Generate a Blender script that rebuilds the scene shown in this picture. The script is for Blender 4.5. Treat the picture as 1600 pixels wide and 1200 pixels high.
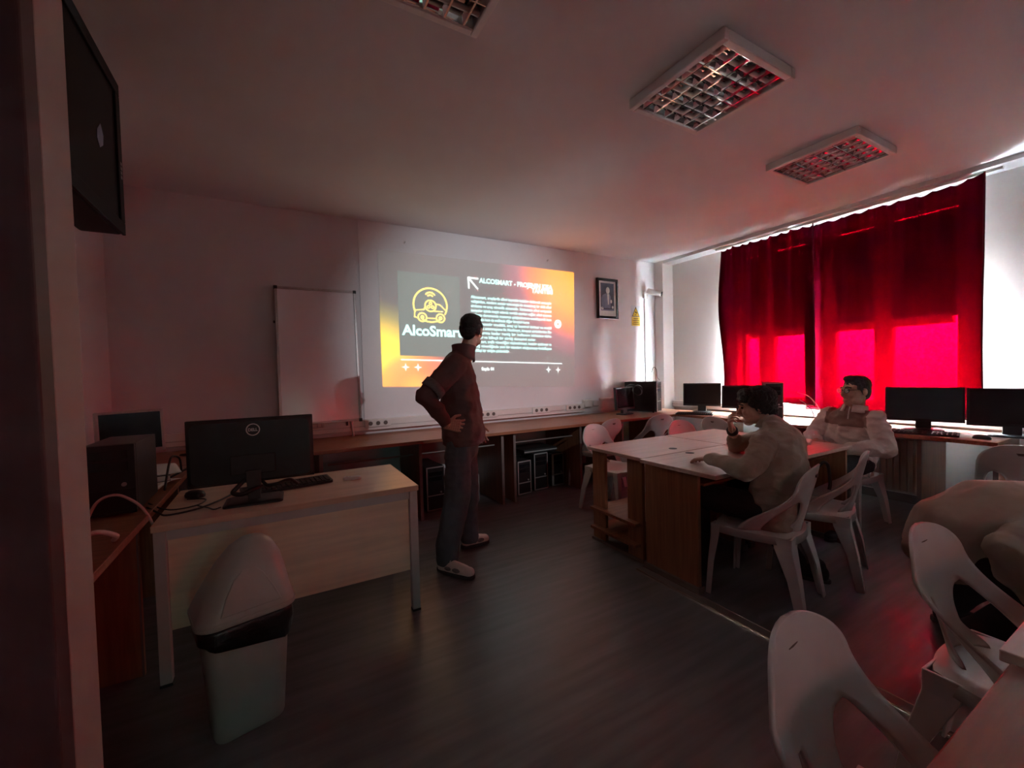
import bpy, bmesh, math, random
import numpy as np
from mathutils import Vector, Matrix, noise

random.seed(7)
scene = bpy.context.scene
for o in list(bpy.data.objects):
    bpy.data.objects.remove(o)
COL = scene.collection
V = Vector
PI = math.pi

# ------------------------------------------------------------------ camera
cam_d = bpy.data.cameras.new('camera')
cam_d.sensor_fit = 'HORIZONTAL'; cam_d.sensor_width = 36.0
cam_d.lens = 657.0 / 1600.0 * 36.0
cam_d.clip_start = 0.02
cam = bpy.data.objects.new('camera', cam_d); COL.objects.link(cam)
ax = V((0.871, -0.490, -0.025)).normalized()
az = V((-0.489, -0.872, 0.029)); az = (az - ax * az.dot(ax)).normalized()
ay = az.cross(ax)
cam.matrix_world = Matrix(((ax.x, ay.x, az.x, 0), (ax.y, ay.y, az.y, 0), (ax.z, ay.z, az.z, 1.35), (0, 0, 0, 1)))
scene.camera = cam

# ------------------------------------------------------------------ sky, exposure
SKY = 400.0
world = bpy.data.worlds.new('overcast_sky'); scene.world = world
world.use_nodes = True
bg = world.node_tree.nodes['Background']
bg.inputs[1].default_value = SKY
_nt = world.node_tree                                    # overcast sky above, darker ground below the horizon
_tc = _nt.nodes.new('ShaderNodeTexCoord'); _sx = _nt.nodes.new('ShaderNodeSeparateXYZ'); _mr = _nt.nodes.new('ShaderNodeMapRange'); _mx = _nt.nodes.new('ShaderNodeMix')
_mx.data_type = 'RGBA'; _mx.inputs[6].default_value = (0.24, 0.25, 0.26, 1); _mx.inputs[7].default_value = (0.82, 0.93, 1.0, 1)
_mr.inputs['From Min'].default_value = -0.06; _mr.inputs['From Max'].default_value = 0.06
_nt.links.new(_tc.outputs['Generated'], _sx.inputs[0]); _nt.links.new(_sx.outputs['Z'], _mr.inputs['Value'])
_nt.links.new(_mr.outputs[0], _mx.inputs[0]); _nt.links.new(_mx.outputs[2], bg.inputs[0])
scene.view_settings.view_transform = 'Standard'
scene.view_settings.look = 'None'
scene.view_settings.exposure = 2.85
scene.view_settings.gamma = 1.0
scene.view_settings.use_curve_mapping = False
scene.cycles.use_denoising = True
scene.cycles.max_bounces = 10
scene.cycles.diffuse_bounces = 5
scene.cycles.glossy_bounces = 5
scene.cycles.transparent_max_bounces = 8
scene.cycles.sample_clamp_indirect = 6.0
scene.cycles.caustics_reflective = False
scene.cycles.caustics_refractive = False

# portals guide the sky light through the openings
def portal(loc, rot, sx, sy):
    l = bpy.data.lights.new('window_portal', 'AREA'); l.shape = 'RECTANGLE'; l.size = sx; l.size_y = sy
    l.cycles.is_portal = True
    o = bpy.data.objects.new('window_portal', l); COL.objects.link(o); o.location = loc; o.rotation_euler = rot

# ------------------------------------------------------------------ materials
MATS = {}
def mat(name, col, rough=0.5, metal=0.0, spec=0.5, var=None, bump=None, stretch=(1, 1, 1), emit=None, sheen=0.0, coat=0.0):
    if name in MATS: return MATS[name]
    m = bpy.data.materials.new(name); m.use_nodes = True
    nt = m.node_tree; b = nt.nodes['Principled BSDF']
    b.inputs['Base Color'].default_value = (*col, 1)
    b.inputs['Roughness'].default_value = rough
    b.inputs['Metallic'].default_value = metal
    b.inputs['Specular IOR Level'].default_value = spec
    if sheen: b.inputs['Sheen Weight'].default_value = sheen
    if coat: b.inputs['Coat Weight'].default_value = coat; b.inputs['Coat Roughness'].default_value = 0.15
    if emit:
        b.inputs['Emission Color'].default_value = (*emit[0], 1); b.inputs['Emission Strength'].default_value = emit[1]
    if var or bump:
        tc = nt.nodes.new('ShaderNodeTexCoord'); mp = nt.nodes.new('ShaderNodeMapping')
        mp.inputs['Scale'].default_value = stretch
        nt.links.new(tc.outputs['Object'], mp.inputs['Vector'])
    if var:
        n = nt.nodes.new('ShaderNodeTexNoise'); n.inputs['Scale'].default_value = var[0]; n.inputs['Detail'].default_value = 5
        nt.links.new(mp.outputs[0], n.inputs['Vector'])
        r = nt.nodes.new('ShaderNodeValToRGB')
        a = var[1]
        r.color_ramp.elements[0].position = 0.3; r.color_ramp.elements[1].position = 0.7
        r.color_ramp.elements[0].color = (*[max(0, c * (1 - a)) for c in col], 1)
        r.color_ramp.elements[1].color = (*[min(1, c * (1 + a)) for c in col], 1)
        nt.links.new(n.outputs['Fac'], r.inputs[0]); nt.links.new(r.outputs[0], b.inputs['Base Color'])
    if bump:
        n2 = nt.nodes.new('ShaderNodeTexNoise'); n2.inputs['Scale'].default_value = bump[0]; n2.inputs['Detail'].default_value = 4
        nt.links.new(mp.outputs[0], n2.inputs['Vector'])
        bp = nt.nodes.new('ShaderNodeBump'); bp.inputs['Strength'].default_value = bump[1]; bp.inputs['Distance'].default_value = 0.01
        nt.links.new(n2.outputs['Fac'], bp.inputs['Height']); nt.links.new(bp.outputs[0], b.inputs['Normal'])
    MATS[name] = m
    return m

M_wall = mat('wall_paint', (0.70, 0.68, 0.71), 0.75, var=(1.5, 0.05), bump=(60, 0.06))
M_front = mat('front_wall_spill_tone', (0.82, 0.80, 0.82), 0.7, var=(1.5, 0.04), bump=(60, 0.05))
M_ceil = mat('ceiling_paint', (0.77, 0.78, 0.81), 0.85, var=(1.2, 0.04), bump=(50, 0.05))
M_white_wall = mat('right_wall_paint', (0.85, 0.83, 0.80), 0.7, var=(1.5, 0.04), bump=(60, 0.05))
M_plastic = mat('white_plastic', (0.58, 0.58, 0.57), 0.33, var=(6, 0.05))
M_cherry = mat('cherry_laminate', (0.27, 0.105, 0.055), 0.38, var=(9, 0.28), stretch=(0.35, 6, 6))
M_cherry_v = mat('cherry_laminate_upright', (0.30, 0.125, 0.062), 0.42, var=(9, 0.25), stretch=(6, 6, 0.35))
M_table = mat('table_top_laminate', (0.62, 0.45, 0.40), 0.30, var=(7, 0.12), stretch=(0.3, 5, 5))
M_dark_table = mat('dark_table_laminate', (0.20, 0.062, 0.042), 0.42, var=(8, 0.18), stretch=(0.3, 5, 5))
M_birch = mat('birch_laminate', (0.86, 0.72, 0.54), 0.4, var=(6, 0.10), stretch=(0.4, 4, 5))
M_birch_top = mat('birch_desk_top', (0.66, 0.50, 0.37), 0.32, var=(6, 0.10), stretch=(0.4, 4, 5))
M_steel = mat('grey_painted_steel', (0.55, 0.55, 0.53), 0.42, var=(12, 0.05))
M_black = mat('black_plastic', (0.012, 0.012, 0.013), 0.42, var=(20, 0.2))
M_blackgloss = mat('black_display_glass', (0.008, 0.008, 0.010), 0.12, var=(4, 0.1))
M_tv = mat('matte_dark_panel', (0.006, 0.006, 0.007), 0.45, spec=0.15, var=(4, 0.1))
M_blackmetal = mat('black_metal_case', (0.022, 0.020, 0.021), 0.45, var=(15, 0.2))
M_silver = mat('silver_plastic', (0.42, 0.40, 0.40), 0.34, metal=0.3, var=(15, 0.06))
M_chrome = mat('polished_aluminium', (0.90, 0.89, 0.88), 0.06, metal=1.0, var=(3, 0.04))
M_lampwhite = mat('white_enamel', (0.80, 0.79, 0.78), 0.45, var=(5, 0.04))
M_tube = mat('unlit_tube_glass', (0.80, 0.80, 0.78), 0.25, var=(5, 0.03))
M_trunk = mat('white_duct_plastic', (0.74, 0.70, 0.68), 0.42, var=(6, 0.04))
M_socket = mat('dark_socket_holes', (0.12, 0.09, 0.08), 0.6, var=(10, 0.1))
M_board = mat('whiteboard_enamel', (0.88, 0.85, 0.89), 0.20, spec=0.6, var=(2, 0.03))
M_frame_al = mat('brushed_aluminium', (0.45, 0.40, 0.40), 0.38, metal=0.7, var=(20, 0.08))
M_paper = mat('white_paper', (0.80, 0.79, 0.77), 0.7, var=(10, 0.04))
M_rad = mat('radiator_enamel', (0.55, 0.50, 0.47), 0.5, var=(5, 0.05))
M_maroon = mat('maroon_door_laminate', (0.055, 0.010, 0.011), 0.6, var=(5, 0.15), stretch=(6, 6, 0.5))
M_jamb = mat('beige_jamb_paint', (0.34, 0.27, 0.25), 0.6, var=(4, 0.06))
M_bin = mat('grey_green_bin_plastic', (0.40, 0.46, 0.42), 0.32, var=(6, 0.05))
M_bag = mat('black_bin_liner', (0.012, 0.012, 0.013), 0.28, bump=(30, 0.6))
M_cable = mat('black_cable', (0.015, 0.013, 0.013), 0.5, var=(20, 0.1))
M_cable_w = mat('white_cable', (0.62, 0.58, 0.54), 0.5, var=(20, 0.05))
M_gold = mat('brass_strip', (0.42, 0.30, 0.22), 0.25, metal=0.9, var=(20, 0.1))
M_skin = mat('skin', (0.56, 0.33, 0.25), 0.55, var=(14, 0.08))
M_hair = mat('dark_hair', (0.016, 0.011, 0.010), 0.5, bump=(90, 0.8), stretch=(3, 3, 1))
M_hair2 = mat('dark_greying_hair', (0.040, 0.032, 0.030), 0.5, bump=(90, 0.8), stretch=(3, 3, 1))
M_eye = mat('dark_eye', (0.03, 0.02, 0.015), 0.15, var=(10, 0.1))
M_jacket = mat('maroon_brown_jacket', (0.135, 0.070, 0.068), 0.8, var=(12, 0.12), bump=(25, 0.25))
M_patch = mat('grey_patch', (0.15, 0.13, 0.13), 0.7, var=(40, 0.3), stretch=(1, 1, 6))
M_jeans = mat('dark_grey_denim', (0.095, 0.120, 0.140), 0.85, var=(18, 0.15), bump=(40, 0.25))
M_sweater = mat('beige_wool', (0.33, 0.27, 0.215), 0.9, var=(14, 0.08), bump=(45, 0.25), sheen=0.2)
M_blacktr = mat('black_trousers', (0.022, 0.021, 0.024), 0.85, var=(14, 0.15), bump=(25, 0.3))
M_fleece = mat('cream_fleece', (0.76, 0.68, 0.64), 0.9, var=(20, 0.06), bump=(60, 0.3), sheen=0.2)
M_yoke = mat('taupe_yoke', (0.30, 0.21, 0.185), 0.85, var=(20, 0.08), bump=(50, 0.25))
M_coat = mat('cream_padded_coat', (0.44, 0.385, 0.315), 0.75, var=(9, 0.06), bump=(14, 0.25))
M_navy = mat('navy_label', (0.012, 0.016, 0.035), 0.6, var=(20, 0.1))
M_shoe = mat('sneaker_offwhite', (0.80, 0.76, 0.72), 0.6, var=(20, 0.08))
M_shoeg = mat('sneaker_grey_mesh', (0.26, 0.25, 0.25), 0.8, var=(60, 0.3))
M_sole = mat('dark_sole', (0.05, 0.045, 0.045), 0.7, var=(20, 0.1))
M_lens = mat('lens_glass', (0.05, 0.05, 0.05), 0.08, var=(5, 0.1))
M_picture = mat('photo_dark_blue', (0.045, 0.055, 0.090), 0.4, var=(8, 0.25))
M_picgrey = mat('photo_grey_suit', (0.20, 0.23, 0.33), 0.4, var=(20, 0.2))
M_piclight = mat('photo_light_tone', (0.72, 0.72, 0.70), 0.4, var=(10, 0.1))
M_yellow = mat('yellow_sign', (0.80, 0.60, 0.05), 0.4, var=(10, 0.05))
M_signblue = mat('pale_sign_plate', (0.70, 0.76, 0.84), 0.35, var=(10, 0.03))
M_ink = mat('sign_black_ink', (0.03, 0.025, 0.01), 0.5, var=(10, 0.05))
M_logo = mat('white_logo_print', (0.80, 0.80, 0.80), 0.35, var=(10, 0.02))
M_edge = mat('worn_metal_edge', (0.20, 0.16, 0.15), 0.5, metal=0.3, var=(15, 0.1))
M_floor = mat('wood_vinyl_floor', (0.130, 0.120, 0.124), 0.36, var=(5, 0.30), bump=(9, 0.08), stretch=(0.35, 3.5, 1))
M_base = mat('dark_baseboard', (0.16, 0.13, 0.12), 0.5, var=(8, 0.1))
M_upvc = mat('white_window_frame', (0.70, 0.70, 0.70), 0.4, var=(8, 0.03))

def curtain_material():
    m = bpy.data.materials.new('red_curtain_cloth'); m.use_nodes = True
    nt = m.node_tree; nt.nodes.clear()
    out = nt.nodes.new('ShaderNodeOutputMaterial')
    dif = nt.nodes.new('ShaderNodeBsdfDiffuse'); dif.inputs[0].default_value = (0.075, 0.001, 0.010, 1)
    geo = nt.nodes.new('ShaderNodeNewGeometry'); lin = nt.nodes.new('ShaderNodeMix'); lin.data_type = 'RGBA'   # pale lining on the window side, added to bounce daylight onto the wall
    lin.inputs[7].default_value = (0.075, 0.001, 0.010, 1); lin.inputs[6].default_value = (0.84, 0.80, 0.80, 1)
    nt.links.new(geo.outputs['Backfacing'], lin.inputs[0]); nt.links.new(lin.outputs[2], dif.inputs[0])
    tl = nt.nodes.new('ShaderNodeBsdfTranslucent'); tl.inputs[0].default_value = (0.86, 0.002, 0.030, 1)
    tp = nt.nodes.new('ShaderNodeBsdfTransparent'); tp.inputs[0].default_value = (0.60, 0.0, 0.0058, 1)
    tc = nt.nodes.new('ShaderNodeTexCoord'); mp = nt.nodes.new('ShaderNodeMapping'); mp.inputs['Scale'].default_value = (1, 4, 0.4)
    n = nt.nodes.new('ShaderNodeTexNoise'); n.inputs['Scale'].default_value = 3.0
    nt.links.new(tc.outputs['Object'], mp.inputs[0]); nt.links.new(mp.outputs[0], n.inputs['Vector'])
    mr = nt.nodes.new('ShaderNodeMapRange'); mr.inputs['To Min'].default_value = 0.0002; mr.inputs['To Max'].default_value = 0.0004
    nt.links.new(n.outputs['Fac'], mr.inputs['Value'])
    m1 = nt.nodes.new('ShaderNodeMixShader'); m2 = nt.nodes.new('ShaderNodeMixShader')
    nt.links.new(mr.outputs[0], m1.inputs[0])
    nt.links.new(dif.outputs[0], m1.inputs[1]); nt.links.new(tl.outputs[0], m1.inputs[2])
    m2.inputs[0].default_value = 0.0105
    nt.links.new(m1.outputs[0], m2.inputs[1]); nt.links.new(tp.outputs[0], m2.inputs[2])
    nt.links.new(m2.outputs[0], out.inputs[0])
    return m
M_curtain = curtain_material()
M_hem = mat('curtain_hem', (0.09, 0.001, 0.010), 0.9, var=(10, 0.1))

def pane_material(nm='window_glass', col=(0.92, 0.95, 0.95, 1)):
    m = bpy.data.materials.new(nm); m.use_nodes = True
    nt = m.node_tree; nt.nodes.clear()
    out = nt.nodes.new('ShaderNodeOutputMaterial')
    tp = nt.nodes.new('ShaderNodeBsdfTransparent'); tp.inputs[0].default_value = col
    gl = nt.nodes.new('ShaderNodeBsdfGlossy'); gl.inputs['Roughness'].default_value = 0.03
    mx = nt.nodes.new('ShaderNodeMixShader'); mx.inputs[0].default_value = 0.06
    nt.links.new(tp.outputs[0], mx.inputs[1]); nt.links.new(gl.outputs[0], mx.inputs[2]); nt.links.new(mx.outputs[0], out.inputs[0])
    return m
M_pane = pane_material()
M_fill_tint = pane_material('fill_tint_glass', (0.030, 0.044, 0.039, 1))  # tint added to set the fill light from the rear window gap

def blind_material():
    m = bpy.data.materials.new('window_blind_cloth'); m.use_nodes = True
    nt = m.node_tree; nt.nodes.clear()
    out = nt.nodes.new('ShaderNodeOutputMaterial')
    d = nt.nodes.new('ShaderNodeBsdfDiffuse'); d.inputs[0].default_value = (0.20, 0.19, 0.19, 1)
    t = nt.nodes.new('ShaderNodeBsdfTranslucent'); t.inputs[0].default_value = (0.75, 0.70, 0.66, 1)
    mx = nt.nodes.new('ShaderNodeMixShader'); mx.inputs[0].default_value = 0.0
    nt.links.new(d.outputs[0], mx.inputs[1]); nt.links.new(t.outputs[0], mx.inputs[2]); nt.links.new(mx.outputs[0], out.inputs[0])
    return m
M_blind = blind_material()

# ------------------------------------------------------------------ mesh helpers
class MB:
    def __init__(s): s.v = []; s.f = []
    def add(s, vs, fs):
        k = len(s.v); s.v += [tuple(p) for p in vs]; s.f += [tuple(i + k for i in f) for f in fs]; return s
    def box(s, c, d, rot=None):
        x, y, z = d[0] / 2, d[1] / 2, d[2] / 2
        vs = [V((a * x, b * y, e * z)) for a in (-1, 1) for b in (-1, 1) for e in (-1, 1)]
        if rot is not None: vs = [rot @ p for p in vs]
        vs = [p + V(c) for p in vs]
        return s.add(vs, [(0, 1, 3, 2), (4, 6, 7, 5), (0, 4, 5, 1), (2, 3, 7, 6), (0, 2, 6, 4), (1, 5, 7, 3)])
    def span(s, a, b):
        return s.box([(p + q) / 2 for p, q in zip(a, b)], [abs(q - p) for p, q in zip(a, b)])
    def tube(s, pts, r, n=8, caps=True):
        pts = [V(p) for p in pts]; N = len(pts)
        rs = r if isinstance(r, (list, tuple)) else [r] * N
        rings = []; up = None
        for i, p in enumerate(pts):
            t = (pts[min(i + 1, N - 1)] - pts[max(i - 1, 0)]).normalized()
            if up is None:
                up = V((0, 0, 1)) if abs(t.z) < 0.9 else V((1, 0, 0))
            a = up - t * up.dot(t)
            a = a.normalized() if a.length > 1e-6 else t.orthogonal().normalized()
            up = a; b = t.cross(a)
            rings.append([p + (a * math.cos(2 * PI * k / n) + b * math.sin(2 * PI * k / n)) * rs[i] for k in range(n)])
        vs = [q for ring in rings for q in ring]; fs = []
        for i in range(N - 1):
            for k in range(n):
                fs.append((i * n + k, i * n + (k + 1) % n, (i + 1) * n + (k + 1) % n, (i + 1) * n + k))
        if caps:
            fs.append(tuple(range(n))[::-1]); fs.append(tuple((N - 1) * n + k for k in range(n)))
        return s.add(vs, fs)
    def loft(s, rings, caps=True):
        n = len(rings[0]); vs = [q for r in rings for q in r]; fs = []
        for i in range(len(rings) - 1):
            for k in range(n):
                fs.append((i * n + k, i * n + (k + 1) % n, (i + 1) * n + (k + 1) % n, (i + 1) * n + k))
        if caps:
            fs.append(tuple(range(n))[::-1]); fs.append(tuple((len(rings) - 1) * n + k for k in range(n)))
        return s.add(vs, fs)
    def grid(s, rows):
        n = len(rows[0]); vs = [q for r in rows for q in r]; fs = []
        for i in range(len(rows) - 1):
            for k in range(n - 1):
                fs.append((i * n + k, i * n + k + 1, (i + 1) * n + k + 1, (i + 1) * n + k))
        return s.add(vs, fs)
    def prism(s, poly, fn, d0, d1):
        n = len(poly)
        vs = [fn(a, b, d0) for a, b in poly] + [fn(a, b, d1) for a, b in poly]
        fs = [tuple(range(n))[::-1], tuple(range(n, 2 * n))] + [(i, (i + 1) % n, n + (i + 1) % n, n + i) for i in range(n)]
        return s.add(vs, fs)
    def mesh(s, name):
        me = bpy.data.meshes.new(name); me.from_pydata(s.v, [], s.f)
        bm = bmesh.new(); bm.from_mesh(me); bmesh.ops.recalc_face_normals(bm, faces=bm.faces); bm.to_mesh(me); bm.free()
        return me
    def build(s, name, m, parent=None, bevel=0, smooth=False, sub=0, solid=0, label=None, seg=2):
        return obj(name, s.mesh(name), m, parent, bevel, smooth, sub, solid, label, seg)

def obj(name, me, m, parent=None, bevel=0, smooth=False, sub=0, solid=0, label=None, seg=2):
    if m is not None and not me.materials: me.materials.append(m)
    o = bpy.data.objects.new(name, me); COL.objects.link(o)
    if parent is not None: o.parent = parent
    if smooth:
        for p in me.polygons: p.use_smooth = True
        if smooth is not True: me.set_sharp_from_angle(angle=math.radians(smooth))
    if solid:
        md = o.modifiers.new('solid', 'SOLIDIFY'); md.thickness = solid; md.offset = 0
    if bevel:
        md = o.modifiers.new('bevel', 'BEVEL'); md.width = bevel; md.segments = seg; md.limit_method = 'ANGLE'; md.angle_limit = math.radians(40)
    if sub:
        md = o.modifiers.new('sub', 'SUBSURF'); md.levels = sub; md.render_levels = sub
    if label: o['label'] = label
    return o

def tag(o, label, cat, group=None, kind=None):
    o['label'] = label; o['category'] = cat
    if group: o['group'] = group
    if kind: o['kind'] = kind
    return o

def thing(name, label, cat, loc=(0, 0, 0), rz=0.0, group=None):
    o = bpy.data.objects.new(name, None); COL.objects.link(o)
    o.location = loc; o.rotation_euler = (0, 0, rz); o.empty_display_size = 0.1
    return tag(o, label, cat, group)

def struct(o, label=None):
    o['kind'] = 'structure'
    if label: o['label'] = label
    return o

def copy_tree(o, parent=None):
    c = o.copy(); COL.objects.link(c); c.parent = parent
    for ch in list(o.children): copy_tree(ch, c)
    return c

def catmull(pts, n=6):
    P = [V(p) for p in pts]; P = [P[0] * 2 - P[1]] + P + [P[-1] * 2 - P[-2]]
    out = []
    for i in range(1, len(P) - 2):
        a, b, c, d = P[i - 1:i + 3]
        for k in range(n):
            t = k / n
            out.append(0.5 * ((2 * b) + (c - a) * t + (2 * a - 5 * b + 4 * c - d) * t * t + (3 * b - a - 3 * c + d) * t ** 3))
    out.append(P[-2]); return out

def cable(name, pts, r, m, label=None, cat='cable', parent=None):
    o = MB().tube(catmull(pts, 7), r, 7).build(name, m, parent, smooth=True)
    if parent is None: tag(o, label, cat)
    return o

def text_mesh(body, bold=0.0):
    cu = bpy.data.curves.new('t', 'FONT'); cu.body = body; cu.size = 1.0; cu.offset = bold; cu.resolution_u = 3
    to = bpy.data.objects.new('t', cu); COL.objects.link(to)
    bpy.context.view_layer.update()
    dg = bpy.context.evaluated_depsgraph_get()
    me = bpy.data.meshes.new_from_object(to.evaluated_get(dg))
    bpy.data.objects.remove(to); bpy.data.curves.remove(cu)
    return me

# rounded rectangle ring in 2D
def rrect(w, d, r, n=5):
    pts = []
    for cx, cy, a0 in ((w / 2 - r, d / 2 - r, 0), (-w / 2 + r, d / 2 - r, 90), (-w / 2 + r, -d / 2 + r, 180), (w / 2 - r, -d / 2 + r, 270)):
        for k in range(n + 1):
            a = math.radians(a0 + 90 * k / n); pts.append((cx + r * math.cos(a), cy + r * math.sin(a)))
    return pts

# ------------------------------------------------------------------ the room
XL, XR, YF, YB, ZC = -1.15, 5.25, 4.50, -2.6, 2.93
struct(MB().span((XL - .2, YB - .2, -.1), (XR + .3, YF + .2, 0)).build('floor', M_floor))
struct(MB().span((XL - .2, YB - .2, ZC), (XR + .3, YF + .2, ZC + .15)).build('ceiling', M_ceil))
struct(MB().span((XL - .2, YF, 0), (XR + .3, YF + .2, ZC)).build('wall_front', M_wall))
struct(MB().span((XL - .2, YB, 0), (XL, YF, ZC)).build('wall_left', M_wall))
# lighter field of the front wall, projector raster spill put into its colour
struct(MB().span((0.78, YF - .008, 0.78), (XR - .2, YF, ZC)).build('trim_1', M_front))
# right wall with the window opening behind the curtains, thickness 0.25
WY0, WY1, WZ0, WZ1 = 1.30, 3.33, 0.90, 2.80
b = MB()
b.span((XR, YB - .2, 0), (XR + .25, WY0, ZC)); b.span((XR, WY1, 0), (XR + .25, YF + .2, ZC))
b.span((XR, WY0, 0), (XR + .25, WY1, WZ0)); b.span((XR, WY0, WZ1), (XR + .25, WY1, ZC))
struct(b.build('wall_right', M_white_wall))
# back wall behind the camera: a window whose red curtain leaves a gap open
DX0, DX1, TZ0, TZ1 = 0.22, 1.90, 1.10, 2.15
b = MB()
b.span((XL - .2, YB - .2, 0), (DX0, YB, ZC)); b.span((DX1, YB - .2, 0), (XR + .3, YB, ZC))
b.span((DX0, YB - .2, TZ1), (DX1, YB, ZC)); b.span((DX0, YB - .2, 0), (DX1, YB, TZ0))
struct(b.build('wall_back', mat('bounce_cutting_back_wall', (0.20, 0.16, 0.15), 0.6, var=(4, 0.1), stretch=(6, 6, .5))))  # unseen wall, colour made dark to cut bounce light near the camera
w2 = struct(MB().span((DX0, YB - .12, TZ0), (DX0 + .04, YB - .07, TZ1)).span((DX1 - .04, YB - .12, TZ0), (DX1, YB - .07, TZ1))
            .span((DX0, YB - .12, TZ0), (DX1, YB - .07, TZ0 + .04)).span((DX0, YB - .12, TZ1 - .04), (DX1, YB - .07, TZ1)).span((.56, YB - .12, TZ0), (1.05, YB - .07, TZ1)).span((1.45, YB - .12, TZ0), (DX1, YB - .07, TZ1)).span((1.05, YB - .12, TZ0), (1.45, YB - .07, 1.35)).span((1.05, YB - .12, 1.85), (1.45, YB - .07, TZ1)).build('window_2', M_upvc))
MB().span((DX0 + .04, YB - .1, TZ0 + .04), (.56, YB - .094, TZ1 - .04)).build('pane', M_fill_tint, w2)
MB().span((1.05, YB - .1, 1.35), (1.45, YB - .094, 1.85)).build('pane', M_pane, w2)
portal(((DX0 + DX1) / 2, YB - .16, (TZ0 + TZ1) / 2), (math.radians(90), 0, 0), DX1 - DX0, TZ1 - TZ0)
# corner pipe chase and baseboards
struct(MB().span((5.03, 4.34, 0), (XR, YF, ZC)).build('trim_2', M_white_wall, bevel=.004))
struct(MB().span((XL, YF - .015, 0), (5.03, YF, .08)).build('baseboard_front', M_base))
struct(MB().span((XR - .015, YB, 0), (XR, 4.34, .08)).build('baseboard_right', M_base))
struct(MB().span((XL, YB, 0), (XL + .015, YF, .08)).build('baseboard_left', M_base))

# window behind the curtains: frame, mullions, panes, upper blind
FX = XR + .12
wf = struct(MB().span((FX, WY0, WZ0), (FX + .07, WY0 + .04, WZ1)).span((FX, WY1 - .04, WZ0), (FX + .07, WY1, WZ1))
            .span((FX, WY0, WZ0), (FX + .07, WY1, WZ0 + .06)).span((FX, WY0, WZ1 - .06), (FX + .07, WY1, WZ1)).build('window_1', M_upvc))
for y, wd in ((1.87, .15), (2.41, .26), (3.0275, .195)):
    MB().span((FX, y - wd / 2, WZ0 + .06), (FX + .07, y + wd / 2, WZ1 - .06)).build('mullion', M_upvc, wf)
MB().span((FX - .005, WY0 + .07, 1.70), (FX + .075, WY1 - .07, 1.78)).build('transom', M_upvc, wf)
for y0, y1 in ((1.36, 1.795), (1.945, 2.28), (2.54, 2.93), (3.125, 3.29)):
    MB().span((FX + .03, y0, WZ0 + .06), (FX + .036, y1, 1.70)).build('pane', M_pane, wf)
    MB().span((FX + .03, y0, 1.78), (FX + .036, y1, WZ1 - .06)).build('pane', M_pane, wf)
    MB().span((FX + .012, y0 - .02, 1.76), (FX + .016, y1 + .02, WZ1 - .07)).build('blind', M_blind, wf)
struct(MB().span((XR - .07, WY0 - .12, WZ0 - .035), (FX, WY1 + .12, WZ0)).build('trim_3', M_upvc, bevel=.004))
portal((FX + .2, (WY0 + WY1) / 2, (WZ0 + WZ1) / 2), (0, math.radians(90), 0), WZ1 - WZ0, WY1 - WY0)

struct(MB().span((5.03, .2, 2.888), (XR, 4.335, ZC)).build('trim_5', M_ceil, bevel=.004))

# jamb and door leaf close to the camera on the left
jb = struct(MB().span((-0.90, 0.916, 0), (-0.30, 1.035, ZC)).build('trim_4', M_jamb, bevel=.006))
d1 = struct(MB().span((-0.95, 0.868, 0.01), (-0.298, 0.9155, 2.92)).build('door_1', M_maroon, bevel=.004))
MB().tube([(-.70, .868, 1.0), (-.70, .82, 1.0), (-.82, .82, 1.0)], .01).build('door_handle', M_chrome, d1)

# ------------------------------------------------------------------ curtains on their rail
rail = thing('curtain_rail', 'thin white curtain rail fixed along the ceiling above the red curtains', 'curtain rail', (5.10, 2.27, 2.875))
MB().box((0, 0, 0), (.035, 2.5, .022)).build('track', M_lampwhite, rail, bevel=.003)
for k in range(5):
    MB().box((0, -1.15 + .575 * k, .033), (.025, .03, .044)).build('bracket', M_lampwhite, rail)
def curtain(y0, y1, zb, xb, label, seed, tilt=0.0, corner=0.0, flare=0.0, flare2=0.0, ztop=2.858, wave=0.0):
    rnd = random.Random(seed); ph = [rnd.uniform(0, 6.28) for _ in range(4)]
    ny, nz = 190, 36; rows = []
    for j in range(nz + 1):
        v = j / nz; row = []
        for i in range(ny + 1):
            u = i / ny; y = y0 + (y1 - y0) * u
            top = ztop - 0.020 * abs(math.sin(PI * (y - y0) / 0.115)) - .004 * math.sin(9 * y)
            zbot = zb + tilt * (u - .5) + .01 * math.sin(7 * y + ph[0])
            if corner: zbot += corner * max(0, (u - .90) / .10) ** 2.2
            z = zbot + (top - zbot) * v
            f = .020 * math.sin(2 * PI * y / .23 + ph[1] + .5 * math.sin(3 * y)) * (.55 + .45 * v)
            f += .010 * math.sin(2 * PI * y / .115 + ph[2]) * (v ** 3) + .012 * math.sin(2 * PI * y / .61 + ph[3]) * (1 - v * .6)
            row.append((xb + f - flare * max(0, 1 - u / .18) ** 1.6 - flare2 * max(0, 1 - (1 - u) / .22) ** 1.6, y + .01 * math.sin(2.2 * z + ph[0]) * (1 - v) + wave * math.sin(3.4 * z + .6) * max(0, (u - .6) / .4) ** 2, z))
        rows.append(row)
    o = MB().grid(rows).build('curtain', M_curtain, smooth=True)
    tag(o, label, 'curtain')
    hem = MB()
    hem.tube([(p[0] - .004, p[1], p[2] + .012) for p in rows[0][::3]], .007, 6)
    hem.build('hem', M_hem, o, smooth=True)
    MB().tube([(r[-1][0], r[-1][1] - .004, r[-1][2]) for r in rows], .007, 6).build('side_hem', M_hem, o, smooth=True)
    MB().tube([(r[0][0], r[0][1] + .004, r[0][2]) for r in rows], .007, 6).build('side_hem', M_hem, o, smooth=True)
    return o
curtain(2.36, 3.47, .90, 5.085, 'red curtain nearest the corner, the narrower of the pair', 3, corner=.10, flare2=-.022, wave=.03)
curtain(1.10, 2.47, .845, 5.125, 'wide red curtain hanging behind the man with glasses', 5, flare=.11)

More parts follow.
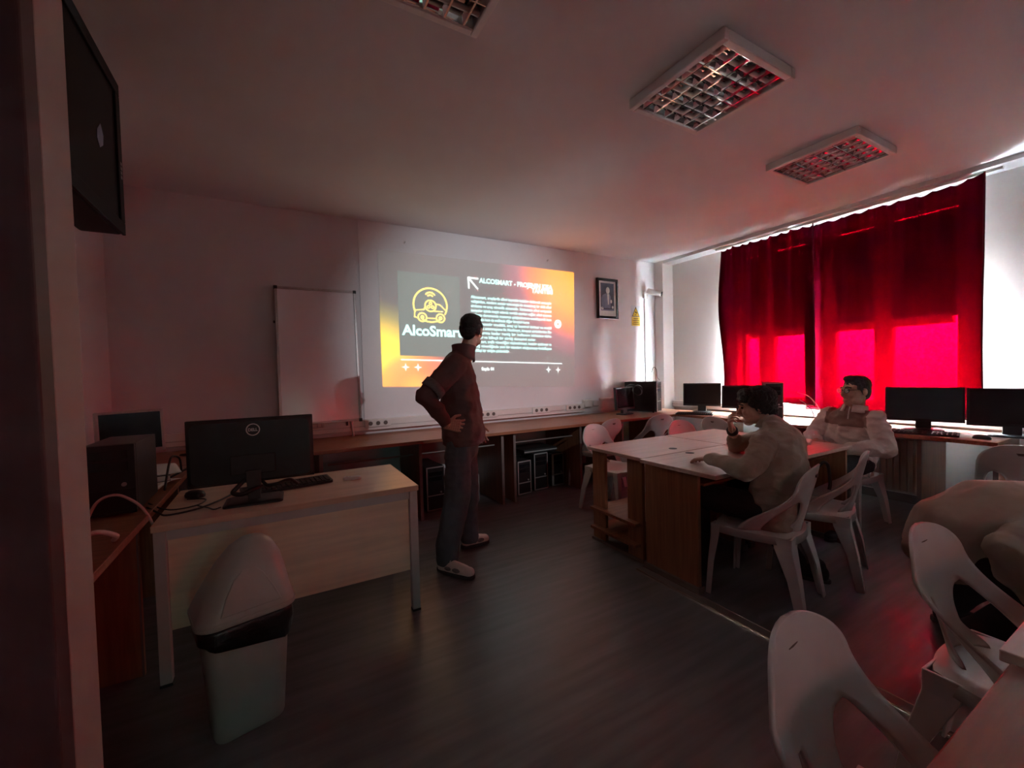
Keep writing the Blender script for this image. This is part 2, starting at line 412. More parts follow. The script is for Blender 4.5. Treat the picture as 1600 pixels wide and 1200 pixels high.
bc = curtain(.70, 1.98, .95, 5.125, 'red curtain on the window behind the camera', 8, ztop=2.35)
bc.rotation_euler = (0, 0, -PI / 2); bc.location = (0, 2.62, 0); bc.parent = w2
for _k in ('label', 'category'): del bc[_k]

# ceiling projector behind the camera that throws the picture
pj = thing('projector', 'white ceiling projector behind the camera', 'projector', (2.20, -.15, 2.55))
MB().box((0, 0, 0), (.30, .24, .10)).build('body', M_lampwhite, pj, bevel=.01)
MB().tube([(.07, .12, 0), (.07, .145, 0)], .035, 18).build('lens_ring', M_black, pj, smooth=50)
MB().tube([(0, 0, .05), (0, 0, .38)], .018, 10).build('ceiling_pole', M_lampwhite, pj, smooth=60)
pl = bpy.data.lights.new('projector_beam', 'SPOT'); pl.energy = 33; pl.spot_size = math.radians(46); pl.spot_blend = .7; pl.shadow_soft_size = .02; pl.color = (.88, .97, 1)
po = bpy.data.objects.new('projector_beam', pl); COL.objects.link(po); po.location = (2.27, .02, 2.55)
po.rotation_euler = (V((2.20, 4.5, 1.62)) - V(po.location)).to_track_quat('-Z', 'Y').to_euler()

# ------------------------------------------------------------------ projected slide on the front wall
sl = thing('projected_slide', 'bright projected slide with orange corners and white text on front wall', 'projection', (0.9, YF - .012, 1.1))
QS = ((.965, 2.65), (3.506, 2.649), (3.478, 1.131), (.974, 1.229))   # TL TR BR BL on the wall
def sp(u, v, d=0.0):
    x = (QS[0][0] * (1 - u) + QS[1][0] * u) * v + (QS[3][0] * (1 - u) + QS[2][0] * u) * (1 - v)
    z = (QS[0][1] * (1 - u) + QS[1][1] * u) * v + (QS[3][1] * (1 - u) + QS[2][1] * u) * (1 - v)
    return (x - .9, -d, z - 1.1)
def slide_material():
    m = bpy.data.materials.new('projected_picture'); m.use_nodes = True
    nt = m.node_tree; b = nt.nodes['Principled BSDF']; b.inputs['Base Color'].default_value = (.70, .66, .65, 1); b.inputs['Roughness'].default_value = .8
    b.inputs['Specular IOR Level'].default_value = .1
    tc = nt.nodes.new('ShaderNodeTexCoord')
    def blobn(cx, cz, sx, sz, rot=0):
        mp = nt.nodes.new('ShaderNodeMapping'); mp.vector_type = 'TEXTURE'
        mp.inputs['Location'].default_value = (cx, 0, cz); mp.inputs['Scale'].default_value = (sx, 1, sz); mp.inputs['Rotation'].default_value = (0, rot, 0)
        g = nt.nodes.new('ShaderNodeTexGradient'); g.gradient_type = 'SPHERICAL'
        nt.links.new(tc.outputs['Object'], mp.inputs[0]); nt.links.new(mp.outputs[0], g.inputs[0])
        return g.outputs['Fac']
    cur = None
    def layer(prev, fac, stops):
        r = nt.nodes.new('ShaderNodeValToRGB'); els = r.color_ramp.elements
        while len(els) < len(stops): els.new(.5)
        for e, (p, c, a) in zip(els, stops): e.position = p; e.color = (*c, a)
        nt.links.new(fac, r.inputs[0])
        mx = nt.nodes.new('ShaderNodeMix'); mx.data_type = 'RGBA'
        nt.links.new(r.outputs['Alpha'], mx.inputs[0])
        if prev is None: mx.inputs[6].default_value = (.022, .024, .023, 1)
        else: nt.links.new(prev, mx.inputs[6])
        nt.links.new(r.outputs['Color'], mx.inputs[7])
        return mx.outputs[2]
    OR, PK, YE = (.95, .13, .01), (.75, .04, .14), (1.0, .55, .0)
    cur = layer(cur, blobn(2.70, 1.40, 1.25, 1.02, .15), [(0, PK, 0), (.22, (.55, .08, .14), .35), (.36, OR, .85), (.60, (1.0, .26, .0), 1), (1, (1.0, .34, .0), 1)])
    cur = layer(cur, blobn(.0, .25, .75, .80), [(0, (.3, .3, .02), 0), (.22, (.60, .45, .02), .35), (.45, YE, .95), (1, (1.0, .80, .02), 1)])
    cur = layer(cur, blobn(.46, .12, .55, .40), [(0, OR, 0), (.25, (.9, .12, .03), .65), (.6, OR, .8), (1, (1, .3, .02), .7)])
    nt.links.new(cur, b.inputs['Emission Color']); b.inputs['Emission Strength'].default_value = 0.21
    return m
M_slide = slide_material()
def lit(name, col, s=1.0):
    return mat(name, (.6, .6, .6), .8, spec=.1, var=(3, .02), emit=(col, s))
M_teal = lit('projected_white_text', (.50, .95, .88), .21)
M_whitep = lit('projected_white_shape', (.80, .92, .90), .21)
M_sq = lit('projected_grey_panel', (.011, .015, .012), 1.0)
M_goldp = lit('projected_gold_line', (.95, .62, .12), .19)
MB().grid([[sp(i / 12, j / 8) for i in range(13)] for j in range(9)]).build('picture_field', M_slide, sl, solid=.002)
MB().grid([[sp(.076 + .278 * i / 4, .232 + .626 * j / 4, .003) for i in range(5)] for j in range(5)]).build('logo_panel', M_sq, sl, solid=.001)
def slide_text(name, body, u0, u1, v0, hv, m, bold=.02, d=.005, ch=.70):
    me = text_mesh(body, bold)
    xs = [q.co.x for q in me.vertices]; x0, x1 = min(xs), max(xs)
    for q in me.vertices:
        q.co = sp(u0 + (u1 - u0) * (q.co.x - x0) / (x1 - x0), v0 + hv * q.co.y / ch, d)
    return obj(name, me, m, sl)
slide_text('logo_name', 'AlcoSmart', .087, .362, .389, .075, M_teal, .032)
slide_text('heading_line', 'ALCOSMART - PROJENIN KISA', .452, .861, .830, .038, M_teal, .026)
slide_text('heading_line', 'TANITIMI', .736, .863, .790, .038, M_whitep, .026)
PARA = [('Alcosmart, araçlarda alkol kaynaklı kazaları önlemek amacıyla', .853), ('geliştirilen, modern sensör teknolojisi ile donatılmış bir akıllı alkol', .853),
        ('algılama ve araç güvenlik sistemidir. Sürücünün alkol seviyesini', .853), ('saniyeler içinde tespit ederek gerekli uyarıları sağlar; alkol sınırının', .853),
        ('aşılması durumunda motorun çalıştırılmasını engelleyerek hem', .853), ('sürücünün hem de trafikteki diğer bireyleri korur.', .725),
        ('MQ-3 sensör modülü, araç içi kontrol ünitesi ve mobil', .853), ('uygulama entegrasyonu ile AlcoSmart, bireysel sürücülerden filo', .852),
        ('firmalarına kadar geniş bir kullanım kitlesine daha', .852), ('güvenli ve bilinçli bir sürüş deneyimi sunar.', .760),
        ('AlcoSmart, trafik güvenliğini güçlendirmeyi, kazaları azaltmayı ve', .852), ('sürüş güvenliğinde yeni bir standart oluşturmayı hedefleyen', .852), ('yenilikçi bir girişim çözümüdür.', .607)]
for k, (t, u1) in enumerate(PARA):
    slide_text('text_line', t, .408, u1, .702 - .0352 * k, .023, M_teal, .018)
slide_text('page_number', 'Sayfa 01', .455, .519, .132, .024, M_whitep, .03)
def slide_poly(b, pts, d=.004):
    k = len(b.v); b.v += [sp(u, v, d) for u, v in pts]; b.f.append(tuple(range(k, k + len(pts))))
AS = 2.52 / 1.48     # picture aspect, keeps round shapes round
def slide_stroke(b, pts, w=.006, d=.006, closed=False):
    n = len(pts)
    for i in range(n if closed else n - 1):
        (u0, v0), (u1, v1) = pts[i], pts[(i + 1) % n]
        du, dv = (u1 - u0) * AS, v1 - v0; L = math.hypot(du, dv) or 1
        nu, nv = -dv / L * w / 2 / AS, du / L * w / 2
        eu, ev = du / L * w * .35 / AS, dv / L * w * .35
        slide_poly(b, [(u0 + nu - eu, v0 + nv - ev), (u1 + nu + eu, v1 + nv + ev), (u1 - nu + eu, v1 - nv + ev), (u0 - nu - eu, v0 - nv - ev)], d)
def arc(cu, cv, r, a0, a1, n=24):
    return [(cu + r * math.cos(math.radians(a0 + (a1 - a0) * k / n)) / AS, cv + r * math.sin(math.radians(a0 + (a1 - a0) * k / n))) for k in range(n + 1)]
b = MB(); slide_stroke(b, [(.081, .202), (.916, .200)], .007); b.build('rule_line', M_whitep, sl)
for u, v in ((.098, .146), (.152, .146), (.833, .146), (.893, .145)):
    b = MB(); st = []
    for k in range(8):
        r = .030 if k % 2 == 0 else .008; a = k * PI / 4
        st.append((u + r * math.cos(a) / AS, v + r * math.sin(a)))
    slide_poly(b, st, .005); b.build('star', M_whitep, sl)
b = MB()
for p in ([(.398, .861), (.445, .860)], [(.398, .861), (.400, .779)], [(.398, .861), (.443, .780)]): slide_stroke(b, p, .012)
b.build('arrow', M_whitep, sl)
b = MB(); slide_stroke(b, arc(.894, .540, .024, 0, 360, 16), .020); b.build('ring_badge', M_whitep, sl)
car = MB(); CU, CV, CR = .216, .622, .128
slide_stroke(car, arc(CU, CV, CR, -30, 205, 40), .011)                      # round badge
slide_stroke(car, arc(CU, CV, CR, -122, -55, 14), .011)
slide_stroke(car, arc(CU, CV - .005, .042, 0, 360), .010)                    # inner disc
slide_stroke(car, arc(CU, CV + .055, .022, 35, 145, 8), .010); slide_stroke(car, arc(CU, CV + .055, .042, 35, 145, 10), .010)
for a in (90, 210, 330):
    slide_stroke(car, arc(CU + .018 * math.cos(math.radians(a)) / AS, CV - .005 + .018 * math.sin(math.radians(a)), .010, 0, 360, 10), .007)
slide_stroke(car, [(CU - .070, CV - .045), (CU - .030, CV - .036), (CU - .026, CV - .020)], .010)
slide_stroke(car, [(CU + .026, CV + .010), (CU + .042, CV + .008), (CU + .070, CV - .035)], .010)
slide_stroke(car, [(CU + .012, CV - .044), (CU + .055, CV - .044)], .010)
slide_stroke(car, [(CU - .070, CV - .045), (CU - .072, CV - .095), (CU - .060, CV - .100)], .010)
slide_stroke(car, [(CU - .016, CV - .100), (CU + .022, CV - .100)], .010)
for s in (-.038, .044):
    slide_stroke(car, arc(CU + s, CV - .095, .032, 0, 360, 18), .010); slide_stroke(car, arc(CU + s, CV - .095, .010, 0, 360, 10), .010)
car.build('car_emblem', M_goldp, sl)
# two hooks above the picture
for x, z in ((1.25, 2.75), (3.08, 2.755)):
    h = MB().tube([(x, YF - .01, z), (x, YF - .03, z), (x, YF - .035, z + .015)], .005, 6).build('wall_hook', M_steel)
    tag(h, 'tiny hook above the %s top corner of the slide' % ('left' if x < 2 else 'right'), 'hook')

# ------------------------------------------------------------------ ceiling lamps
def make_lamp(label):
    t = thing('ceiling_lamp', label, 'ceiling lamp', (0, 0, ZC), 0, 'louvred ceiling lamps')
    H, B, I = .055, .304, .268
    b = MB()
    for s in (-1, 1):
        b.span((s * I, -B, -H), (s * B, B, 0)); b.span((-I, s * I, -H), (I, s * B, 0))
    b.build('housing', M_lampwhite, t, bevel=.006)
    MB().span((-I, -I, -.006), (I, I, -.001)).build('reflector_pan', M_chrome, t)
    for k in range(4):
        yc = -I + (k + .5) * I / 2
        tb = MB().tube([(-I, yc, -.030), (I, yc, -.030)], .013, 12).build('fluorescent_tube', M_tube, t, smooth=60)
    for k in range(5):       # long parabolic dividers
        yc = -I + k * I / 2
        prof = [(-.024, -.008), (-.013, -.028), (-.006, -.040), (-.003, -.050), (.003, -.050), (.006, -.040), (.013, -.028), (.024, -.008)]
        if k == 0: prof = [(0, -.008), (0, -.050)] + prof[4:]
        if k == 4: prof = prof[:4] + [(0, -.050), (0, -.008)]
        MB().loft([[(x, yc + a, z) for a, z in prof] for x in (-I, I)]).build('divider', M_chrome, t, smooth=50)
    blade = None
    for k in range(4):
        for j in range(6):
            xc = -I + (j + .5) * I * 2 / 6
            if blade is None:
                hw = I / 4 - .004
                bl = MB().loft([[(-.004 + .0, yy, -.050), (.004, yy, -.050), (.013, yy, -.020), (-.013, yy, -.020)] for yy in (-hw, hw)])
                blade = bl.mesh('louvre_blade'); blade.materials.append(M_chrome)
            o = obj('louvre_blade', blade, None, t); o.location = (xc, -I + (k + .5) * I / 2, 0)
    return t
lamp = make_lamp('louvred ceiling lamp in the middle, largest in view')
lamp.location = (2.175, 1.54, ZC)
for loc, lb in (((3.73, 1.63, ZC), 'louvred ceiling lamp nearest the red curtains'), ((.555, 1.475, ZC), 'louvred ceiling lamp cut off by the top edge')):
    c = copy_tree(lamp); c.location = loc; c['label'] = lb

# ------------------------------------------------------------------ worktops along the walls
def counter(name, label, a, bnd, panels, axis, zt=.75):
    t = thing(name, label, 'counter', (0, 0, 0))
    MB().span((a[0], a[1], zt - .03), (bnd[0], bnd[1], zt)).build('worktop', M_cherry, t, bevel=.003)
    for p in panels:
        if axis == 'x':
            o = MB().span((p - .012, a[1] + .06, 0), (p + .012, bnd[1] - .05, zt - .031)).build('support_panel', M_cherry_v, t)
            MB().span((p - .014, a[1] + .052, 0), (p + .014, a[1] + .0595, zt - .031)).build('edge_strip', M_edge, o)
        else:
            o = MB().span((a[0] + .06, p - .012, 0), (bnd[0] - .05, p + .012, zt - .031)).build('support_panel', M_cherry_v, t)
            fx = a[0] + .052 if a[0] > 2 else bnd[0] - .058
            MB().span((fx, p - .014, 0), (fx + .007, p + .014, zt - .031)).build('edge_strip', M_edge, o)
    return t
fc = counter('wall_counter', 'long reddish brown counter under the projected slide', (XL + .002, 3.70), (XR - .24, YF - .009), (.30, 1.13, 1.98, 2.12, 2.98, 3.62, 4.42), 'x')
for k, (x0, x1) in enumerate(((.34, 1.11), (1.15, 1.96), (2.16, 2.96))):
    MB().tube([(x0 + .02, 3.86, .60), (x1 - .02, 3.86, .60)], .008, 8).build('cross_rail', M_edge, fc)
counter('wall_counter', 'brown counter along the curtained wall carrying dark monitors', (4.52, 0.92), (XR - .075, 3.695), (.94, 1.36, 2.3, 3.2), 'y')
counter('wall_counter', 'dark brown counter along the left wall behind the teacher desk', (XL + .002, 1.45), (-.52, 3.695), (1.5, 2.5, 3.4), 'y')
# cable duct with sockets on the front wall and a shorter one on the right wall
du = thing('cable_duct', 'long white cable duct with sockets above the counter on front wall', 'cable duct', (0, 0, 0))
MB().span((-.9, YF - .06, .79), (3.60, YF - .0085, .90)).build('duct_body', M_trunk, du, bevel=.006)
MB().span((-.9, YF - .064, .832), (3.60, YF - .0602, .838)).build('lid_seam', M_frame_al, du)
for x in (.90, 2.15, 2.90, 3.42):
    s = MB().box((x, YF - .070, .86), (.26, .018, .075)).build('socket_plate', M_trunk, du, bevel=.004)
    for k in (-1, 0, 1):
        MB().tube([(x + k * .075, YF - .0795, .86), (x + k * .075, YF - .0825, .86)], .021, 14).build('socket', M_socket, s)
bx = MB().box((3.66, YF - .045, .90), (.13, .07, .10)).build('junction_box', M_trunk, du, bevel=.006)
MB().box((3.82, YF - .030, .89), (.09, .04, .07)).build('junction_box', M_trunk, du, bevel=.005)
du2 = thing('cable_duct', 'white cable duct under the curtains along the right wall', 'cable duct', (0, 0, 0))
MB().span((XR - .06, .3, .765), (XR - .001, 4.33, .86)).build('duct_body', M_trunk, du2, bevel=.006)
MB().span((XR - .064, .3, .81), (XR - .0602, 4.33, .816)).build('lid_seam', M_frame_al, du2)
du3 = thing('cable_duct', 'thin grey conduit strip behind the corner monitor', 'cable duct', (0, 0, 0))
MB().span((3.90, YF - .03, .92), (5.02, YF - .0085, .955)).build('duct_body', M_trunk, du3, bevel=.004)

# ------------------------------------------------------------------ whiteboard on the counter
wb = thing('whiteboard', 'white marker board leaning on the front wall above the counter', 'whiteboard', (.03, 4.335, .752))
wb.rotation_euler = (math.radians(-5), 0, 0)
W, Hh, z0 = .685, 1.27, .165
MB().span((.0, -.010, z0), (W, .006, z0 + Hh)).build('board', M_board, wb)
for nm, a, c in (('frame_rail', (-.012, -.016, z0 - .012), (.010, .012, z0 + Hh + .012)), ('frame_rail', (W - .010, -.016, z0 - .012), (W + .012, .012, z0 + Hh + .012)),
                 ('frame_rail', (.010, -.016, z0 - .012), (W - .010, .012, z0 + .010)), ('frame_rail', (.010, -.016, z0 + Hh - .010), (W - .010, .012, z0 + Hh + .012))):
    MB().span(a, c).build(nm, M_frame_al, wb, bevel=.003)
for x in (-.002, W + .002):
    for z in (z0 - .002, z0 + Hh + .002):
        MB().box((x, -.002, z), (.032, .036, .032)).build('corner_cap', M_black, wb, bevel=.006)
MB().tube([(-.014, .0, z0 + .95), (-.03, .0, z0 + .95)], .012, 10).build('side_knob', M_black, wb)
for x in (.20, .60):
    MB().tube([(x, 0, z0 - .01), (x + .012, -.01, .008)], .011, 10).build('leg', M_frame_al, wb, smooth=60)
    MB().box((x - .04, .0, z0 - .03), (.02, .02, .04)).build('leg_clamp', M_black, wb, bevel=.003)
ring = [(.27 + .075 * math.cos(a), -.075 + .045 * math.sin(a), z0 - .005) for a in [2 * PI * k / 20 for k in range(21)]]
tr = MB().tube(ring, .004, 6)
tr.tube([(p[0], p[1], p[2] - .04) for p in ring], .003, 6)
for k in range(0, 20, 2): tr.tube([ring[k], (ring[k][0], ring[k][1], ring[k][2] - .04)], .0025, 5)
tr.tube([(.2, -.06, z0 - .005), (.2, 0, z0)], .003, 5).tube([(.34, -.06, z0 - .005), (.34, 0, z0)], .003, 5)
tr.build('wire_tray', M_frame_al, wb, smooth=True)

# ------------------------------------------------------------------ portrait, sign, security camera
pt = thing('framed_portrait', 'black framed portrait photograph of a man in a suit on front wall', 'picture', (4.075, YF - .0085, 2.335))
pw, ph = .385, .555
for a, c in (((-pw / 2, -.03, -ph / 2), (-pw / 2 + .035, 0, ph / 2)), ((pw / 2 - .035, -.03, -ph / 2), (pw / 2, 0, ph / 2)),
             ((-pw / 2 + .035, -.03, -ph / 2), (pw / 2 - .035, 0, -ph / 2 + .035)), ((-pw / 2 + .035, -.03, ph / 2 - .035), (pw / 2 - .035, 0, ph / 2))):
    MB().span(a, c).build('frame_rail', M_blackgloss, pt, bevel=.004)
MB().span((-pw / 2 + .03, -.012, -ph / 2 + .03), (pw / 2 - .03, -.006, ph / 2 - .03)).build('mount', M_piclight, pt)
MB().span((-.118, -.014, -.165), (.122, -.012, .215)).build('photograph', M_picture, pt)
def flat(name, poly, m, par, y0=-.0155, y1=-.0142):
    MB().prism(poly, lambda a, b, d: (a, d, b), y0, y1).build(name, m, par)
def ell(cx, cz, rx, rz, n=18): return [(cx + rx * math.cos(2 * PI * k / n), cz + rz * math.sin(2 * PI * k / n)) for k in range(n)]
flat('suit', [(-.098, -.13), (-.105, .0), (-.085, .05), (-.02, .075), (.035, .075), (.06, .03), (.055, -.13)], M_picgrey, pt)
flat('shirt', [(-.005, .065), (.03, .065), (.026, -.075), (.008, -.085)], M_piclight, pt, -.0165, -.0156)
flat('face', ell(.008, .115, .034, .047), M_piclight, pt, -.0165, -.0156)
flat('hand', ell(.068, -.035, .017, .025), M_piclight, pt)
flat('hand', ell(.095, -.115, .018, .020), M_piclight, pt)
flat('hand', ell(-.095, -.135, .022, .022), M_piclight, pt)
flat('chair_rail', [(-.118, -.165), (-.118, -.15), (.122, -.145), (.122, -.165)], M_picgrey, pt)

sg = thing('warning_sign', 'small yellow camera warning sign beside the framed portrait', 'sign', (4.625, YF - .0085, 2.12))
MB().span((-.085, -.004, -.145), (.085, 0, .150)).build('plate', M_signblue, sg)
MB().span((-.082, -.006, -.142), (.082, -.004, -.015)).build('yellow_field', M_yellow, sg)
flat('triangle_border', [(-.078, -.010), (.078, -.010), (0, .135)], M_ink, sg, -.007, -.0062)
flat('triangle', [(-.062, -.002), (.062, -.002), (0, .115)], M_yellow, sg, -.0085, -.0072)
flat('camera_symbol', [(-.022, .055), (.012, .035), (.026, .045), (-.008, .068)], M_ink, sg, -.0095, -.0087)
flat('camera_symbol', [(-.026, .012), (.004, .012), (.004, .020), (-.026, .020)], M_ink, sg, -.0095, -.0087)
for k, wd in enumerate((.050, .062, .055, .066)):
    MB().span((-wd, -.0072, -.044 - .026 * k), (wd, -.0061, -.034 - .026 * k)).build('print_line', M_ink, sg)

sc_ = thing('security_camera', 'white security camera on the front wall near the corner', 'security camera', (4.81, YF - .0085, 2.44))
MB().box((0, -.02, 0), (.08, .04, .11)).build('wall_bracket', M_trunk, sc_, bevel=.01)
MB().tube([(0, -.04, .0), (.03, -.09, .015)], .014, 10).build('arm', M_trunk, sc_, smooth=60)
MB().tube([(-.01, -.07, .045), (.085, -.24, -.02)], .042, 18).build('camera_body', M_trunk, sc_, bevel=.006, smooth=50)
MB().tube([(.085, -.24, -.02), (.090, -.249, -.0235)], .034, 18).build('lens', M_blackgloss, sc_, smooth=50)
MB().span((-.012, -.02, -1.48), (.012, 0, -.055)).build('conduit', M_trunk, sc_, bevel=.003)

# ------------------------------------------------------------------ computers
def monitor(label, loc, rz, w=.44, h=.29, lift=.10, bez=.016, casing=None, tilt=4, deep=.035, base=.22, rim=None):
    casing = casing or M_black
    t = thing('monitor', label, 'monitor', loc, rz)      # the screen faces local -y
    R = Matrix.Rotation(math.radians(-tilt), 3, 'X')
    def place(o): o.location = (0, 0, lift); o.rotation_euler = (math.radians(-tilt), 0, 0); return o
    place(MB().span((-w / 2, 0, 0), (w / 2, deep, h)).build('casing', casing, t, bevel=.006))
    for a, c in (((-w / 2, -.006, 0), (-w / 2 + bez, 0, h)), ((w / 2 - bez, -.006, 0), (w / 2, 0, h)), ((-w / 2 + bez, -.006, 0), (w / 2 - bez, 0, bez * 1.5)), ((-w / 2 + bez, -.006, h - bez), (w / 2 - bez, 0, h))):
        place(MB().span(a, c).build('bezel', rim or casing, t, bevel=.002))
    place(MB().span((-w / 2 + bez, -.0025, bez * 1.5), (w / 2 - bez, -.0005, h - bez)).build('display', M_blackgloss, t))
    place(MB().span((-w * .22, deep, h * .22), (w * .22, deep + .022, h * .72)).build('rear_housing', casing, t, bevel=.008))
    MB().loft([[(x * .05, .03 + y * .02, z) for x, y in ((-1, -1), (1, -1), (1, 1), (-1, 1))] for z in (.012, lift + .08)]).build('neck', casing, t, bevel=.004)
    ring = rrect(base, base * .72, .04)
    MB().loft([[(x, y + .02, 0) for x, y in ring], [(x, y + .02, .010) for x, y in ring], [(x * .85, y * .85 + .02, .016) for x, y in ring]]).build('base', casing, t, smooth=40)
    return t

def tower(label, loc, rz, w=.18, h=.40, d=.40, trim=M_silver, case=None, side_trim=False):
    case = case or M_blackmetal
    t = thing('computer_tower', label, 'computer', loc, rz)   # front faces local -y
    MB().span((-w / 2, 0, 0.012), (w / 2, d, h)).build('case', case, t, bevel=.004)
    MB().span((-w / 2, -.022, 0.012), (w / 2, -.0005, h)).build('front_panel', M_black, t, bevel=.005)
    q = .012
    for a, c in (((-w / 2, -.028, .012), (-w / 2 + q * (2.2 if side_trim else 1), -.0225, h)), ((w / 2 - q * .7, -.028, .012), (w / 2, -.0225, h)),
                 ((-w / 2, -.028, h - q), (w / 2, -.0225, h)), ((-w / 2, -.028, .012), (w / 2, -.0225, .022)), ((-w / 2, -.028, h * .35), (w / 2, -.0225, h * .35 + q * .8))):
        MB().span(a, c).build('trim_bar', trim, t)
    for k in range(2):
        MB().span((-w * .36, -.026, h * .80 - k * .05), (w * .36, -.0225, h * .80 + .038 - k * .05)).build('drive_bay', M_blackgloss, t, bevel=.001)
    MB().tube([(w * .28, -.0225, h * .35 + .03), (w * .28, -.031, h * .35 + .03)], .009, 12).build('power_button', M_silver, t, smooth=50)
    for sx in (-1, 1):
        for yy in (.03, d - .03): MB().tube([(sx * (w / 2 - .025), yy, 0), (sx * (w / 2 - .025), yy, .0115)], .012, 8).build('foot', M_black, t)
    return t

def keyboard(label, loc, rz, w=.44, d=.145):
    t = thing('keyboard', label, 'keyboard', loc, rz)
    MB().loft([[(x, y, z + .008 * (y / d + .5)) for x, y in rrect(w, d, .012)] for z in (0, .014)]).build('body', M_black, t, smooth=40)
    k = MB()
    for r in range(5):
        for c in range(17):
            x = -w / 2 + .024 + c * (w - .048) / 16; y = -d / 2 + .022 + r * .024
            k.box((x, y, .017 + .008 * (y / d + .5)), (.019, .019, .007))
    o = k.build('keys', M_blackmetal, t); o['kind'] = 'stuff'
    return t

ZW = .7505
# front-right corner of the counters
monitor('small dark monitor with a cable draped over it beside the corner tower', (4.02, 4.10, ZW), math.radians(12), .40, .30, .065, rim=M_black)
cable('cable_loop', [(3.98, 4.07, 1.115), (4.10, 4.08, 1.145), (4.22, 4.06, 1.10), (4.24, 4.03, 1.03), (4.16, 4.02, 1.00), (4.08, 4.04, 1.06), (4.18, 4.06, 1.13), (4.30, 4.08, 1.09), (4.28, 4.06, 1.01)], .004, M_cable, 'black cable looped over the top of the small corner monitor')
tower('black tower with silver front edge standing on counter in the corner', (4.52, 4.02, ZW), math.radians(24), .20, .42, .42, M_silver, M_blackmetal, True)
cable('cable_loop', [(4.50, 4.12, 1.178), (4.53, 4.13, 1.26), (4.60, 4.15, 1.36), (4.68, 4.17, 1.33), (4.72, 4.19, 1.22), (4.80, 4.22, 1.18)], .004, M_cable, 'black cable arching above the corner computer tower')
# right counter
monitor('dark monitor left of the curtains on the corner counter', (4.92, 3.63, ZW), math.radians(-62), .46, .30, .085)
keyboard('black keyboard in front of monitor at the counter corner', (4.63, 3.52, ZW), math.radians(-62))
monitor('dark monitor partly hidden behind the seated young man head', (4.90, 3.08, ZW), math.radians(-70), .42, .28, .085)
tower('tower with pale front edge in front of the left red curtain', (4.72, 2.60, ZW), math.radians(-58), .19, .41, .28, M_silver, M_blackmetal, True)
cable('computer_cable', [(4.97, 2.46, .97), (5.00, 2.42, .93), (5.01, 2.36, .86), (4.98, 2.32, .79), (4.92, 2.28, .757)], .004, M_cable, 'black cables trailing from the tower before the curtain')
cable('computer_cable', [(4.97, 2.48, 1.05), (5.01, 2.38, 1.0), (5.02, 2.28, .87), (4.98, 2.20, .768), (4.90, 2.13, .757)], .004, M_cable_w, 'pale cable trailing down beside the tower before the curtain')
monitor('wide black monitor in front of the brightest curtain panel', (4.93, 1.44, ZW), math.radians(-72), .50, .30, .075, base=.26)
keyboard('black keyboard below the wide monitor behind the man with glasses', (4.64, 1.40, ZW), math.radians(-78), .50, .15)
monitor('wide black monitor cut by the right edge of the picture', (4.93, .93, ZW + 0.0), math.radians(-80), .48, .30, .075, base=.25)
ms = MB().loft([[(4.66 + x * s, 1.03 + y * s, ZW + z) for x, y in rrect(.06, .10, .028)] for s, z in ((1, 0), (1, .012), (.8, .026), (.35, .033))]).build('computer_mouse', M_black, smooth=50)
tag(ms, 'black mouse at the end of the right counter', 'mouse')
# under the front counter
tower('black tower half hidden behind the teacher desk corner', (.88, 3.95, 0), 0, .18, .43, .42)
tower('black tower standing on floor left of the standing man legs', (1.33, 3.97, 0), .05, .19, .44, .42)
tower('black tower peeking out right of the standing man legs', (1.72, 4.00, 0), 0, .18, .30, .40)
tower('leftmost of the three towers grouped under the counter', (2.33, 3.95, 0), .10, .18, .375, .40)
tower('middle tower of the three under the counter', (2.58, 4.00, 0), .06, .19, .425, .42)
tower('rightmost tower of the three with a wide silver edge', (2.84, 4.04, 0), .03, .17, .385, .40, M_silver, None, True)
fb = thing('flat_case', 'flat dark case lying across the tops of the towers', 'computer', (2.60, 4.18, .4265))
MB().box((0, 0, .022), (.44, .36, .042)).build('case', M_blackmetal, fb, bevel=.004)
MB().box((0, -.183, .022), (.44, .006, .012)).build('trim_bar', M_silver, fb)
# left counter
monitor('silver framed monitor on the left counter in dim corner', (-.87, 3.78, ZW), math.radians(27), .36, .30, .10, bez=.018, casing=M_silver, rim=M_silver)
t = tower('black tower standing on the left counter behind the jamb', (-.655, 2.50, ZW), 0, .18, .32, .36, M_black, M_black)
cable('computer_cable', [(-.72, 2.42, .757), (-.68, 2.42, .84), (-.62, 2.42, .86), (-.565, 2.43, .82), (-.53, 2.44, .765), (-.505, 2.45, .68), (-.50, 2.46, .55)], .006, M_cable_w, 'pale cable hanging from the tower on left counter')
cable('computer_cable', [(-.66, 2.02, .757), (-.58, 2.00, .82), (-.53, 2.04, .79), (-.55, 2.10, .757)], .009, M_cable_w, 'thick white cable loop at the edge of the door jamb')
for k, (x, y, r, nm) in enumerate(((-.63, 3.16, .3, 'white paper sheet lying on top of the pile by the left tower'), (-.64, 3.06, -.2, 'crumpled white sheet at the bottom of the pile by the left tower'))):
    rows = [[(x + math.cos(r) * a - math.sin(r) * c, y + math.sin(r) * a + math.cos(r) * c, ZW + .004 + (.062 if k == 0 else 0) + .012 * (1 + math.sin(9 * a + 14 * c + k))) for a in [-.1 + .2 * i / 8 for i in range(9)]] for c in [-.14 + .28 * j / 8 for j in range(9)]]
    tag(MB().grid(rows).build('paper_sheet', M_paper, solid=.002, smooth=True), nm, 'paper')
bk = thing('book', 'thick pale book lying between the sheets by the left tower', 'book', (-.65, 3.13, ZW + .028), .2)
MB().box((0, 0, .017), (.17, .23, .028)).build('pages', M_paper, bk); MB().box((0, 0, .0018), (.175, .235, .003)).box((0, 0, .0330), (.175, .235, .003)).build('cover', M_blackmetal, bk)
